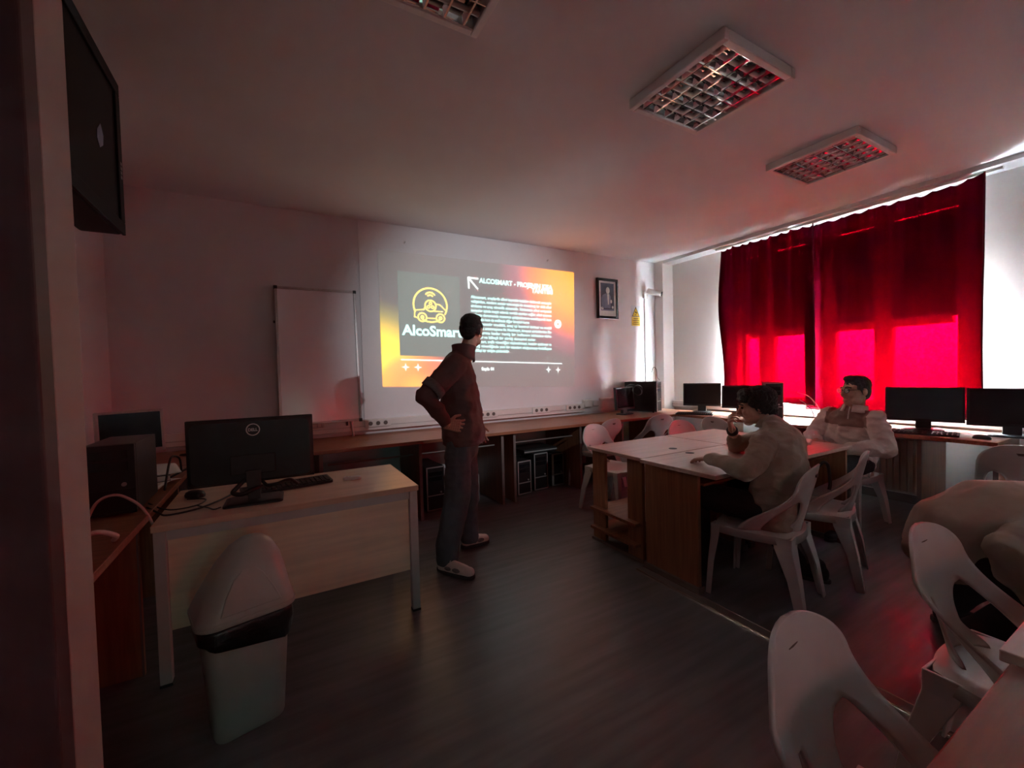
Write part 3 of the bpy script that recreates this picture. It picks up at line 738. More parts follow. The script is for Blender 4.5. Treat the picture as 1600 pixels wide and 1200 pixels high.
cable('cable_tangle', [(-.60, 3.15, .757), (-.50, 3.25, .80), (-.42, 3.32, .82), (-.36, 3.40, .80), (-.46, 3.52, .83), (-.56, 3.45, .86), (-.44, 3.38, .87), (-.34, 3.50, .82), (-.28, 3.62, .78), (-.40, 3.70, .80), (-.50, 3.60, .80)], .006, M_cable, 'tangled dark cables beside the silver framed monitor')
cable('cable_tangle', [(-.55, 3.40, .757), (-.55, 3.36, .85), (-.56, 3.22, .89), (-.55, 3.06, .87), (-.545, 2.90, .757)], .006, M_cable, 'dark cable lying over the papers on left counter')

# ------------------------------------------------------------------ wall television, upper left
tv = thing('television', 'black television mounted high on the left wall', 'television', (-.64, 2.30, 2.08))
MB().span((-.16, -.50, 0), (-.002, .50, .74)).build('casing', M_tv, tv, bevel=.012)
for a, c in (((-.002, -.5, 0), (.012, .5, .06)), ((-.002, -.5, .68), (.012, .5, .74)), ((-.002, -.5, .06), (.012, -.44, .68)), ((-.002, .44, .06), (.012, .5, .68))):
    MB().span(a, c).build('bezel', M_tv, tv, bevel=.003)
MB().span((-.0015, -.44, .06), (.003, .44, .68)).build('display', M_tv, tv)
MB().span((-.51, -.12, .30), (-.16, .12, .46)).build('wall_arm', M_blackmetal, tv, bevel=.005)
MB().prism([(.0, .0), (.022, .03), (.026, .075), (.010, .115), (-.012, .07), (-.014, .03)], lambda a, b, d: (d, .21 + a * 2.0, .30 + b), .0035, .005).build('emblem', M_picgrey, tv)
for k in range(4):
    MB().span((.0125, .462, .27 + k * .022), (.0138, .480, .285 + k * .022)).build('brand_mark', M_silver, tv)

# ------------------------------------------------------------------ teacher desk with its things
dk = thing('teacher_desk', 'pale birch teacher desk with grey steel legs', 'desk', (.095, 2.67, 0))
dx, dy = .59, .335
MB().span((-dx, -dy, .69), (dx, dy, .72)).build('desk_top', M_birch_top, dk, bevel=.003)
fr = MB()
for s in (-1, 1):
    fr.span((-dx + .01, s * (dy - .035) - .018, .645), (dx - .01, s * (dy - .035) + .018, .689)); fr.span((s * (dx - .03) - .018, -dy + .05, .645), (s * (dx - .03) + .018, dy - .05, .689))
fr.build('under_frame', M_steel, dk)
for sx in (-1, 1):
    for sy in (-1, 1):
        lg = MB().span((sx * (dx - .028) - .022, sy * (dy - .028) - .022, .012), (sx * (dx - .028) + .022, sy * (dy - .028) + .022, .689)).build('leg', M_steel, dk, bevel=.003)
        MB().box((sx * (dx - .028), sy * (dy - .028), .006), (.046, .046, .0115)).build('foot_cap', M_black, lg)
MB().span((-dx + .052, -dy + .03, .235), (dx - .052, -dy + .046, .644)).build('front_panel', M_birch, dk)
ZD = .7205
# monitor seen from behind
mt = thing('monitor', 'large black monitor on the teacher desk seen from behind', 'monitor', (-.115, 2.53, ZD), math.radians(-2))
def mplace(o): o.location = (0, 0, .09); return o
mw, mh = .565, .335
mplace(MB().span((-mw / 2, .03, 0), (mw / 2, .052, mh)).build('casing', M_black, mt, bevel=.004))
mplace(MB().loft([[(x, .03, z + mh / 2) for x, z in rrect(mw * .985, mh * .97, .02)], [(x, .005, z + mh / 2) for x, z in rrect(mw * .93, mh * .90, .03)]]).build('back_shell', M_black, mt, smooth=40))
mplace(MB().span((-mw / 2 + .008, .0521, .02), (mw / 2 - .008, .0535, mh - .008)).build('display', M_blackgloss, mt))
mplace(MB().span((-.10, -.006, .05), (.10, .0045, .15)).build('vent_panel', M_blackmetal, mt, bevel=.004))
MB().loft([[(-.028, -.02, 0.012), (.028, -.02, .012), (.028, .005, .012), (-.028, .005, .012)], [(-.034, -.018, .16), (.034, -.018, .16), (.034, .004, .16), (-.034, .004, .16)]]).build('neck', mat('grey_stand', (.05, .055, .055), .4, var=(10, .1)), mt, bevel=.003)
rg = rrect(.26, .19, .02)
MB().loft([[(x, y, 0) for x, y in rg], [(x, y, .008) for x, y in rg], [(x * .9, y * .88, .013) for x, y in rg]]).build('base', M_black, mt, smooth=40)
lgz = mh * .86 + .0
ringp = [(.004 + .029 * math.cos(a), .0040, lgz - .012 + .029 * math.sin(a)) for a in [2 * PI * k / 32 for k in range(33)]]
lo = mplace(MB().tube(ringp, .0026, 6, False).build('logo_ring', M_logo, mt, smooth=True))
me = text_mesh('DELL', .03); xs = [q.co.x for q in me.vertices]; x0, x1 = min(xs), max(xs)
for q in me.vertices: q.co = (.004 - .021 + .042 * (q.co.x - x0) / (x1 - x0), .0030, lgz - .012 - .0075 + .015 * q.co.y / .72)
mplace(obj('logo_lettering', me, M_logo, mt))
MB().tube(catmull([(-.03, .02, .12), (-.07, -.02, .085), (-.09, -.03, .06), (-.05, -.06, .055), (.0, -.05, .07), (.03, .0, .07)]), .011, 8).build('cable_bundle', M_cable, mt, smooth=True)
MB().tube(catmull([(.03, .02, .10), (.06, .0, .07), (.10, -.01, .075), (.16, .01, .085), (.2, .04, .05)]), .008, 8).build('cable_bundle', M_cable, mt, smooth=True)
keyboard('black keyboard behind the large monitor on teacher desk', (.04, 2.735, ZD), math.radians(8), .46, .15)
def mouse(label, loc, rz):
    R = Matrix.Rotation(rz, 3, 'Z')
    t = thing('computer_mouse', label, 'mouse', loc, rz)
    MB().loft([[(x * s, y * s, z) for x, y in rrect(.062, .105, .029)] for s, z in ((.96, 0), (1, .012), (.85, .027), (.4, .036), (.1, .037))]).build('shell', M_black, t, smooth=60)
    MB().tube([(0, .028, .030), (0, .038, .0285)], .006, 10).build('scroll_wheel', M_silver, t)
mouse('black computer mouse on the left part of the teacher desk', (-.40, 2.80, ZD), .9)
cable('desk_cable', [(-.22, 2.72, .73), (-.28, 2.60, .728), (-.36, 2.50, .727), (-.46, 2.47, .727), (-.495, 2.50, .735), (-.55, 2.56, .755)], .0045, M_cable, 'black cable curving across the desk toward the left counter')
cable('desk_cable', [(-.425, 2.735, .728), (-.34, 2.68, .728), (-.36, 2.58, .728), (-.44, 2.55, .728), (-.50, 2.58, .735), (-.56, 2.64, .755)], .0035, M_cable, 'thin mouse cable curving over the left end of desk')
cable('desk_cable', [(-.36, 2.57, .727), (-.31, 2.50, .727), (-.28, 2.45, .727), (-.255, 2.47, .727)], .003, M_cable, 'short thin cable ending at the monitor stand base')
rc = thing('remote_control', 'small white remote lying on the teacher desk near its right end', 'remote', (.385, 2.70, ZD), math.radians(-14))
MB().loft([[(x, y, z) for x, y in rrect(.105 - k, .038 - k, .014)] for z, k in ((0, .004), (.006, 0), (.014, .002), (.018, .010))]).build('case', M_logo, rc, smooth=40)
MB().tube([(-.03, 0, .0175), (-.03, 0, .0195)], .006, 10).build('button', M_steel, rc); MB().tube([(-.012, 0, .0175), (-.012, 0, .0195)], .005, 10).build('button', M_steel, rc)

# ------------------------------------------------------------------ waste bin
bn = thing('waste_bin', 'tall grey green waste bin with domed swing lid before the desk', 'waste bin', (-.145, 1.97, 0), math.radians(14))
def rr3(w, d, r, z, ox=0, oy=0): return [(x + ox, y + oy, z) for x, y in rrect(w, d, r, 6)]
MB().loft([rr3(.232, .185, .04, 0), rr3(.240, .192, .045, .012), rr3(.285, .235, .055, .38), rr3(.300, .245, .055, .44)]).build('bucket', M_bin, bn, smooth=45)
rgs = []
for z, k in ((.452, .0), (.425, .012), (.395, .016), (.365, .010)):
    ring = rr3(.300 + k, .246 + k, .056, z)
    if z < .38: ring = [(x, y, zz + .018 * math.sin(9 * math.atan2(y, x)) + .010 * math.sin(4 * x / .1) - .10 * x) for x, y, zz in ring]
    rgs.append(ring)
MB().loft(rgs, caps=False).build('bin_liner', M_bag, bn, smooth=True, solid=.003)
ld = MB().loft([rr3(.322, .268, .060, .450), rr3(.330, .275, .062, .462), rr3(.326, .271, .062, .474), rr3(.300, .250, .065, .515, .004), rr3(.262, .222, .070, .575, .014),
                rr3(.212, .185, .070, .640, .026), rr3(.150, .135, .060, .690, .034), rr3(.080, .075, .035, .715, .038), rr3(.02, .02, .009, .721, .040)]).build('lid', M_bin, bn, smooth=45)
# raised swing flap on the front of the dome
fl = MB()
pr = [(-.095, .487, -.132), (-.075, .545, -.120), (-.045, .60, -.105), (-.015, .628, -.095), (.03, .628, -.094), (.055, .60, -.104), (.085, .545, -.119), (.108, .487, -.131)]
outer = [(x, y - .004, z) for x, z, y in pr]; inner = [(x * .97, y + .03, z) for x, z, y in pr]
n = len(pr); fl.v = outer + inner; fl.f = [tuple(range(n))] + [tuple(range(2 * n - 1, n - 1, -1))] + [(i, (i + 1) % n, n + (i + 1) % n, n + i) for i in range(n)]
fl.build('swing_flap', M_bin, ld, bevel=.004)
MB().loft([rr3(.334, .279, .064, .449), rr3(.338, .283, .066, .456), rr3(.334, .279, .064, .465)]).build('lid_rim', M_bin, ld, smooth=45)

# ------------------------------------------------------------------ group tables
def table(label, x0, x1, y0, y1, zt, style, top=M_table, inner=(.02, .02)):
    t = thing('group_table', label, 'table', (x0, y0, 0)); w, dd = x1 - x0, y1 - y0
    MB().span((0, 0, zt - .025), (w, dd, zt)).build('table_top', top, t, bevel=.003)
    if style == 'open':
        for x in (.03, w - .055):
            for ya in (.03, dd - .17):
                MB().span((x, ya, .02), (x + .025, ya + .14, zt - .026)).build('leg_board', M_cherry_v, t)
        MB().span((-.02, .05, .255), (w - .06, dd - .05, .275)).build('shelf', M_cherry, t); MB().span((-.02, .05, .105), (w - .06, dd - .05, .125)).build('shelf', M_cherry, t)
        for x in (.03, w - .055): MB().span((x - .012, .02, 0), (x + .037, dd - .02, .0195)).build('foot_rail', M_base, t)
    else:
        for x, ya in ((.03, inner[0]), (w - .055, inner[1])):
            MB().span((x, ya, .04), (x + .025, dd - .02, zt - .026)).build('end_panel', M_cherry_v, t)
            MB().span((x - .015, ya - .01, 0), (x + .04, dd - .01, .0395)).build('foot_rail', M_base, t)
        MB().span((.06, dd - .06, .25), (w - .06, dd - .04, zt - .026)).build('back_panel', M_cherry_v, t)
        MB().span((.06, .12, .645), (w - .06, dd - .12, .66)).build('keyboard_tray', M_cherry, t)
    MB().tube([(w * .50, dd * (.20 if style == 'open' else .95 - .05), zt - .001), (w * .50, dd * (.20 if style == 'open' else .90), zt + .0015)], .030, 20).build('cable_grommet', M_black, t, smooth=50)
    return t
table('brown table on open board legs with two low shelves', 2.15, 3.045, 2.052, 2.63, .74, 'open')
table('brown table with full end panel under the young man hand', 2.12, 2.995, 1.48, 2.044, .74, 'solid', inner=(.14, .36))
table('brown table farthest from camera beside the pink lit chair', 3.055, 3.74, 2.052, 2.63, .74, 'open')
table('brown table in front of the man with glasses', 3.005, 3.72, 1.48, 2.044, .74, 'solid', inner=(.36, .02))
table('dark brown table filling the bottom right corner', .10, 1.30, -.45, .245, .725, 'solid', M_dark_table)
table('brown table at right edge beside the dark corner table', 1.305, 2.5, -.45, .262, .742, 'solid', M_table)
# papers in front of the man with glasses
for k, (x, y, r, lb) in enumerate(((3.56, 1.84, .4, 'white paper sheet on the table before the man with glasses'),)):
    pp = thing('paper_pad', lb, 'paper', (x, y, .7405), r)
    for j in range(3): MB().box((.004 * j, .003 * j, .003 + .004 * j), (.21, .297, .0036)).build('sheet', M_paper, pp)
# floor cable strip along the tables
fs = thing('floor_strip', 'long dark brass edged cable strip lying along the floor beside tables', 'cable strip', (2.09, .6, 0))
prof = [(-.038, .0005), (-.026, .014), (.026, .014), (.038, .0005)]
MB().loft([[(x, y, z) for x, z in prof] for y in (-2.2, 1.43)]).build('strip_body', M_base, fs)
for s in (-.030, .030): MB().tube([(s, -2.2, .011), (s, 1.43, .011)], .0045, 8).build('edge_bead', M_gold, fs, smooth=True)

# ------------------------------------------------------------------ radiator
rd = thing('radiator', 'cream ribbed radiator below the right counter', 'radiator', (5.13, 2.0, .12))
MB().span((-.02, -.55, 0), (.03, .55, .52)).build('panel', M_rad, rd, bevel=.008)
fin = MB().loft([[(-.032, y, z) for y, z in ((-.016, .02), (.016, .02), (.016, .50), (-.016, .50))], [(-.0205, y, z) for y, z in ((-.022, .012), (.022, .012), (.022, .508), (-.022, .508))]]).mesh('fin'); fin.materials.append(M_rad)
for k in range(22):
    o = obj('fin', fin, None, rd); o.location = (0, -.525 + .05 * k, 0)
MB().span((-.015, -.53, -.12), (.02, -.49, 0)).build('foot', M_rad, rd); MB().span((-.015, .49, -.12), (.02, .53, 0)).build('foot', M_rad, rd)

# ------------------------------------------------------------------ plastic chairs
def smooth01(t): t = max(0, min(1, t)); return t * t * (3 - 2 * t)
def make_chair():
    t = thing('plastic_chair', 'chair', 'chair', (0, 0, 0), 0, 'white plastic chairs')
    # seat: dished, with a turned-down rim; faces local +y
    rows = []
    N = 14
    for j in range(N + 1):
        row = []
        for i in range(N + 1):
            a, c = -1 + 2 * i / N, -1 + 2 * j / N
            # square to rounded square
            x = a * math.sqrt(1 - .28 * c * c) ; y = c * math.sqrt(1 - .28 * a * a)
            e = max(abs(a), abs(c))
            z = .432 - .016 * (1 - e ** 2) - .004 * max(0, c) ** 2
            if e > .99: z -= .012
            row.append((x * .215 * (1 + .06 * c), y * .215, z))
        rows.append(row)
    b = MB().grid(rows)
    # rim skirt
    border = [rows[0][i] for i in range(N)] + [rows[j][N] for j in range(N)] + [rows[N][N - i] for i in range(N)] + [rows[N - j][0] for j in range(N)]
    b.add([p for p in border] + [(p[0] * 1.015, p[1] * 1.015, p[2] - .040) for p in border],
          [(i, (i + 1) % len(border), len(border) + (i + 1) % len(border), len(border) + i) for i in range(len(border))])
    bm = bmesh.new(); me = b.mesh('seat'); bm.from_mesh(me); bmesh.ops.remove_doubles(bm, verts=bm.verts, dist=.0005); bm.to_mesh(me); bm.free()
    obj('seat', me, M_plastic, t, smooth=50, solid=.006)
    # backrest: arch with two openings, side bands sweep forward to the seat sides
    Z0, Z1 = .425, .805
    NV = 40
    strips = {'L': [], 'C': [], 'R': []}
    XO = .215
    def surf(x, v):
        yo = .055 + (-.215 - .055) * smooth01(v / .72) ** .9
        yc = -.195 - .085 * v
        k = (abs(x) / XO) ** 2
        return (x, yc + (yo - yc) * k, Z0 + (Z1 - Z0) * v)
    for j in range(NV + 1):
        v = (j / NV) ; v = v if v < .5 else .5 + .5 * (1 - (1 - (v - .5) / .5) ** 1.5)
        xo = XO - .018 * smooth01(v / .6)
        if v > .52: xo *= max(.0001, (1 - ((v - .52) / .48) ** 2.6)) ** (1 / 2.2)
        xm = .118 * min(1, xo / (XO - .018))
        vh = .50
        if v < vh:
            tt = v / vh
            ww = math.sqrt(max(0, 1 - max(0, (tt - .55) / .45) ** 2))
            inner = xm + (.058 + .045 * (1 - smooth01(tt / .45)) - xm) * ww
            outer = xm + (xo - .048 - xm) * ww
        else: inner = outer = xm
        strips['L'].append([surf(-xo + (xo - outer) * q / 5, v) for q in range(6)])
        strips['C'].append([surf(-inner + 2 * inner * q / 10, v) for q in range(11)])
        strips['R'].append([surf(outer + (xo - outer) * q / 5, v) for q in range(6)])
    b = MB()
    for s in strips.values(): b.grid(s)
    me = b.mesh('backrest'); bm = bmesh.new(); bm.from_mesh(me); bmesh.ops.remove_doubles(bm, verts=bm.verts, dist=.0008)
    bmesh.ops.recalc_face_normals(bm, faces=bm.faces); bm.to_mesh(me); bm.free()
    o = obj('backrest', me, M_plastic, t, smooth=True, solid=.010)
    # legs: folded L section, broad behind
    def leg(sx, top, bot, wt, wb_, back):
        fy = -1 if back else 1
        def ring(c, w, z):
            th = .010
            pts = [(0, 0), (-w, 0), (-w, th), (-th, th), (-th, w * .8), (0, w * .8)]      # corner outside
            return [(c[0] + sx * a, c[1] - fy * bq, z) for a, bq in pts]
        return MB().loft([ring(bot, wb_, 0), ring([p * .55 + q * .45 for p, q in zip(bot, top)], wb_ * .5 + wt * .42, .20), ring(top, wt, .36), ring((top[0], top[1]), wt * 1.12, .424)])
    for sx in (-1, 1):
        leg(sx, (sx * .215, .205), (sx * .232, .232), .058, .036, False).build('leg', M_plastic, t, bevel=.003)
        leg(sx, (sx * .195, -.205), (sx * .222, -.272), .105, .050, True).build('leg', M_plastic, t, bevel=.003)
    # handle notch at the top of the back
    MB().prism([(-.022, 0), (-.012, -.016), (.012, -.016), (.022, 0)], lambda a, c, d: (a, d, .752 + c), -.279, -.262).build('handle_notch', M_socket, t)
    return t
chair0 = make_chair()
def ch(x, y, deg, label, first=False):
    c = chair0 if first else copy_tree(chair0)
    c.location = (x, y, 0); c.rotation_euler = (0, 0, math.radians(deg)); c['label'] = label
    return c
ch(2.48, 1.44, 13, 'white plastic chair that the young man in beige sits on', True)
ch(3.08, 1.44, 18, 'empty white plastic chair between the two seated men')
ch(4.21, 1.74, 85, 'white plastic chair that the man with glasses sits on')
ch(2.80, 3.02, 188, 'white plastic chair facing camera at the open legged table')
ch(3.22, 3.78, 8, 'white plastic chair tucked under front counter behind the facing chair')
ch(4.02, 3.72, -12, 'white plastic chair tucked under front counter nearest the corner')
ch(3.63, 2.70, 176, 'white plastic chair glowing pink behind the far table')
ch(4.44, 2.92, -95, 'white plastic chair at right counter before the corner monitor')
ch(4.36, .78, -80, 'white plastic chair at right edge by the end of the counter')
ch(.97, .22, 186, 'nearest white plastic chair with its rounded back at the bottom')
ch(1.86, .28, 178, 'white plastic chair standing in front of the person bending down')

# ------------------------------------------------------------------ people
def ico(sub):
    bm = bmesh.new(); bmesh.ops.create_icosphere(bm, subdivisions=sub, radius=1.0)
    v = np.array([p.co[:] for p in bm.verts]); f = np.array([[q.index for q in p.verts] for p in bm.faces]); bm.free()
    return v, f
ICO = ico(2)
class Blob:
    """many overlapping ellipsoids fused into one continuous surface"""
    def __init__(s): s.c = []; s.r = []; s.m = []
    def ball(s, c, r, m=None):
        s.c.append(np.array(c, float)); s.r.append(np.array([r] * 3 if isinstance(r, (int, float)) else r, float)); s.m.append(np.eye(3) if m is None else np.array(m))
        return s
    def chain(s, pts, rs):
        for (a, ra), (b, rb) in zip(zip(pts[:-1], rs[:-1]), zip(pts[1:], rs[1:])):
            a, b = np.array(a, float), np.array(b, float); L = np.linalg.norm(b - a); n = max(2, int(L / (min(ra, rb) * .45)))
            for k in range(n + 1):
                t = k / n; s.ball(a * (1 - t) + b * t, ra * (1 - t) + rb * t)
        return s
    def torso(s, levels, lat):
        lat = np.array(lat, float); lat /= np.linalg.norm(lat)
        for (c0, w0, d0), (c1, w1, d1) in zip(levels[:-1], levels[1:]):
            c0, c1 = np.array(c0, float), np.array(c1, float); n = max(2, int(np.linalg.norm(c1 - c0) / .03))
            for k in range(n + 1):
                t = k / n; c = c0 * (1 - t) + c1 * t; w = w0 * (1 - t) + w1 * t; d = d0 * (1 - t) + d1 * t
                for q in (-1, -.5, 0, .5, 1):
                    s.ball(c + lat * q * max(0, w - d), d * (1 - .10 * abs(q)))
        return s
    def mesh(s, name, voxel, smooth=6, wrinkle=0.0, wscale=9.0, seed=0.0, stretch=(1, 1, 1)):
        v, f = ICO; n = len(v)
        vs = np.concatenate([(v * r) @ m + c for c, r, m in zip(s.c, s.r, s.m)]); fs = np.concatenate([f + n * i for i in range(len(s.c))])
        me = bpy.data.meshes.new('raw'); me.from_pydata(vs.tolist(), [], fs.tolist())
        o = bpy.data.objects.new('raw', me); COL.objects.link(o)
        md = o.modifiers.new('r', 'REMESH'); md.mode = 'VOXEL'; md.voxel_size = voxel
        if smooth:
            sm = o.modifiers.new('s', 'SMOOTH'); sm.factor = .5; sm.iterations = smooth
        bpy.context.view_layer.update(); dg = bpy.context.evaluated_depsgraph_get()
        out = bpy.data.meshes.new_from_object(o.evaluated_get(dg)); out.name = name
        bpy.data.objects.remove(o); bpy.data.meshes.remove(me)
        if wrinkle:
            nor = [p.vector.copy() for p in out.vertex_normals]
            for p, nn in zip(out.vertices, nor):
                q = V((p.co.x * wscale * stretch[0] + seed, p.co.y * wscale * stretch[1], p.co.z * wscale * stretch[2]))
                a = noise.noise(q) ; b2 = noise.noise(q * 2.3 + V((5, 1, 2)))
                p.co += nn * wrinkle * ((.45 - 2.2 * abs(a)) * .9 + .35 * b2)
        for p in out.polygons: p.use_smooth = True
        return out

def join_meshes(name, ms):
    vs, fs, k = [], [], 0
    for m in ms:
        vs += [p.co[:] for p in m.vertices]; fs += [tuple(i + k for i in p.vertices) for p in m.polygons]; k = len(vs)
    me = bpy.data.meshes.new(name); me.from_pydata(vs, [], fs)
    for p in me.polygons: p.use_smooth = True
    return me

def frame(f, up=(0, 0, 1)):
    f = V(f).normalized(); r = f.cross(V(up)).normalized(); u = r.cross(f)
    return r, f, u
def head_blob(c, f, up, neck, k=1.0):
    r, f, u = frame(f, up); C = V(c); m = np.array([r[:], f[:], u[:]])
    P = lambda x, y, z: (C + (r * x + f * y + u * z) * k)[:]
    b = Blob()
    E_ = lambda p, q: b.ball(P(*p), [a * k for a in q], m)
    E_((0, -.015, .035), (.073, .094, .082)); E_((0, .025, -.02), (.062, .066, .088)); E_((0, .052, -.092), (.033, .032, .026))
    for s in (-1, 1):
        E_((s * .036, .018, -.074), (.028, .045, .030)); E_((s * .034, .062, -.028), (.026, .024, .028)); E_((s * .076, -.012, -.006), (.010, .020, .031))
        b.chain([P(s * .048, .066, .022), P(s * .010, .086, .018)], [.010 * k, .011 * k])
        E_((s * .011, .097, -.040), (.009, .011, .008))
    b.chain([P(0, .086, .006), P(0, .108, -.032)], [.0095 * k, .0125 * k])
    E_((0, .087, -.050), (.023, .010, .0065)); E_((0, .085, -.078), (.020, .010, .0075))
    b.chain([P(0, -.022, -.055), neck], [.054 * k, .060 * k])
    return b, P, (r, f, u)
def hair_blob(P, m, k, style):
    b = Blob(); E_ = lambda p, q: b.ball(P(*p), [a * k for a in q], m)
    if style == 'short':
        E_((0, -.022, .052), (.080, .098, .078)); E_((0, .040, .095), (.060, .045, .030)); E_((0, -.075, -.012), (.062, .034, .060))
        for s in (-1, 1): E_((s * .062, -.035, .010), (.018, .045, .045)); E_((s * .069, .020, .030), (.010, .022, .030))
    else:
        E_((0, -.025, .055), (.090, .108, .086)); E_((0, .050, .088), (.070, .050, .040)); E_((0, -.080, -.02), (.072, .042, .070)); E_((.02, .080, .060), (.045, .022, .022)); E_((-.035, .078, .058), (.03, .022, .022))
        for s in (-1, 1): E_((s * .072, -.035, .010), (.020, .055, .055)); E_((s * .072, .025, .035), (.014, .028, .035))
    return b
def hand_blob(w, d, n, s, curl=(.25, .35, .3), k=1.0, thumb_in=.2, spread=.10):
    W = V(w); D = V(d).normalized(); N = V(n); N = (N - D * N.dot(D)).normalized(); S = V(s); S = (S - D * S.dot(D) - N * S.dot(N)).normalized()
    b = Blob()
    for i in range(7):
        u = i / 6
        for j in range(5):
            v = -1 + j / 2
            b.ball((W + D * (-.01 + .092 * u) * k + S * v * (.022 + .011 * u) * k)[:], (.0135 - .0015 * abs(v)) * k)
    for i, (L, off) in enumerate(((.070, .031), (.078, .011), (.072, -.010), (.056, -.029))):
        p = W + D * (.082 - .006 * (i == 3)) * k + S * off * k; a = 0.0; sd = S * spread * (off / .03)
        for j, fr_ in enumerate((.45, .30, .25)):
            a += curl[j]; dr = (D * math.cos(a) + N * math.sin(a) + sd).normalized(); q = p + dr * L * fr_ * k
            b.chain([p[:], q[:]], [(.0092 - .0008 * j) * k, (.0086 - .0008 * j) * k]); p = q
    p = W + D * .022 * k + S * .028 * k; dr = (S * .78 + D * .60 + N * thumb_in).normalized(); q = p + dr * .040 * k
    b.chain([p[:], q[:]], [.0135 * k, .0108 * k]); dr = (S * .35 + D * .90 + N * thumb_in).normalized(); b.chain([q[:], (q + dr * .034 * k)[:]], [.0105 * k, .0085 * k])
    return b
def shoe(par, heel, toe, m_up=None, m_mid=None, m_sole=None, detail=True):
    m_up = m_up or M_shoe
    h, t = V((*heel, 0)), V((*toe, 0)); d = (t - h).normalized(); s = V((-d.y, d.x, 0)); L = (t - h).length
    b = Blob()
    for k in range(13):
        u = k / 12; p = h + d * (.045 + (L - .085) * u); wz = .058 - .022 * u if u < .9 else .036
        b.ball((p + V((0, 0, .018 + wz * .55)))[:], (.038 + .007 * math.sin(PI * u), .038 + .007 * math.sin(PI * u), wz))
    b.chain([(h + d * .06 + V((0, 0, .05)))[:], (h + d * .065 + V((0, 0, .10)))[:]], [.043, .042])
    me = b.mesh('upper', .006, 4)
    for p in me.vertices: p.co.z = max(p.co.z, .022)
    up = obj('shoe', me, m_up, par)
    ring = []
    for k in range(28):
        a = 2 * PI * k / 28; ring.append(h + d * (L / 2 + (L / 2) * math.cos(a)) + s * (.042 + .006 * math.cos(a)) * math.copysign(abs(math.sin(a)) ** .7, math.sin(a)))
    MB().loft([[(p.x, p.y, .001) for p in ring], [(p.x, p.y, .014) for p in ring], [(p.x, p.y, .026) for p in ring]]).build('sole', m_sole or M_sole, up, smooth=40, bevel=.004)
    if detail:
        for sd in (-1, 1):
            for u, r in ((.40, .026), (.62, .030)):
                c = h + d * L * u + s * sd * (.043)
                MB().prism(ell(0, 0, r, r * .62, 12), lambda a, bq, dd: (c + d * a + s * sd * dd + V((0, 0, .050 + bq * .8)))[:], -.004, .0035).build('side_panel', M_shoeg, up, bevel=.001)
        for k in range(4):
            c = h + d * L * (.42 + .09 * k); z = .100 - .014 * k
            MB().tube([(c + s * -.026 + V((0, 0, z - .010)))[:], (c + V((0, 0, z)))[:], (c + s * .026 + V((0, 0, z - .010)))[:]], .0035, 6).build('lace', M_logo, up, smooth=True)
    return up
def eyes_brows(par, P, k, glasses=False):
    for s in (-1, 1):
        b = Blob().ball(P(s * .030, .083, .004), .0088 * k); o = obj('eye', b.mesh('eye', .003, 0), M_eye, par)
        MB().tube([P(s * .014, .099, .024), P(s * .032, .095, .029), P(s * .050, .078, .023)], .0042 * k, 6).build('eyebrow', M_hair, par, smooth=True)
    if glasses:
        g = MB()
        for s in (-1, 1):
            ring = [P(s * .033 + .025 * math.cos(2 * PI * q / 20), .106 - .010 * abs(.2 + .8 * math.cos(2 * PI * q / 20)) * .5, .000 + .019 * math.sin(2 * PI * q / 20)) for q in range(21)]
            g.tube(ring, .0022 * k, 6, False)
            g.tube([P(s * .058, .100, .006), P(s * .078, .05, .010), P(s * .080, -.01, .012)], .002 * k, 6)
        g.tube([P(-.008, .108, .004), P(.008, .108, .004)], .002 * k, 6)
        gl = g.build('glasses', M_black, par, smooth=True)
        for s in (-1, 1):
            MB().prism([(s * .033 + .023 * math.cos(2 * PI * q / 16), .018 * math.sin(2 * PI * q / 16)) for q in range(16)], lambda a, bq, d: P(a, .102 + d, bq), 0, .0012).build('lens', M_pane, gl)

# --- standing man -------------------------------------------------
body = Blob()
hipR, hipL = (1.085, 2.70, .93), (1.195, 2.88, .93)
kR, aR, kL, aL = (1.065, 2.72, .50), (.985, 2.715, .10), (1.235, 2.93, .50), (1.262, 2.985, .10)
shR, shL = (1.055, 2.655, 1.405), (1.20, 2.975, 1.405)
elR, wrR = (.835, 2.625, 1.205), (.965, 2.600, 1.018)
lat = (.40, .92, 0)
body.torso([((1.14, 2.79, .92), .14, .10), ((1.15, 2.80, 1.15), .13, .10), ((1.14, 2.81, 1.36), .15, .10), ((1.165, 2.805, 1.46), .06, .06)], lat)
for a, b_, c in ((hipR, kR, aR), (hipL, kL, aL)): body.chain([a, b_, c], [.060, .050, .040])
body.chain([shR, elR, wrR], [.048, .038, .028]); body.chain([shL, (1.22, 3.06, 1.13), (1.36, 3.02, .93)], [.048, .038, .028])
hb, P1, fr1 = head_blob((1.245, 2.79, 1.652), (.70, .71, .02), (0.05, 0, 1), (1.185, 2.80, 1.45), .98)
hR = hand_blob(wrR, (.95, .02, -.20), (.10, .98, .05), (.25, .10, .95), (.22, .38, .32), 1.0, -.05, .22)
hL = hand_blob((1.36, 3.02, .93), (.3, -.3, -.9), (-.3, -.9, 0), (.9, .2, .2))
me = join_meshes('person', [body.mesh('b', .012, 4), hb.mesh('h', .0045, 4), hR.mesh('hr', .0034, 2), hL.mesh('hl', .0045, 2)])
man1 = tag(obj('person', me, M_skin), 'standing man in maroon jacket and jeans with hand on hip', 'person')
m1 = np.array([q[:] for q in fr1])
obj('hair', hair_blob(P1, m1, .98, 'short').mesh('hair', .005, 5, .003, 60), M_hair, man1)
eyes_brows(man1, P1, .98)
jk = Blob()
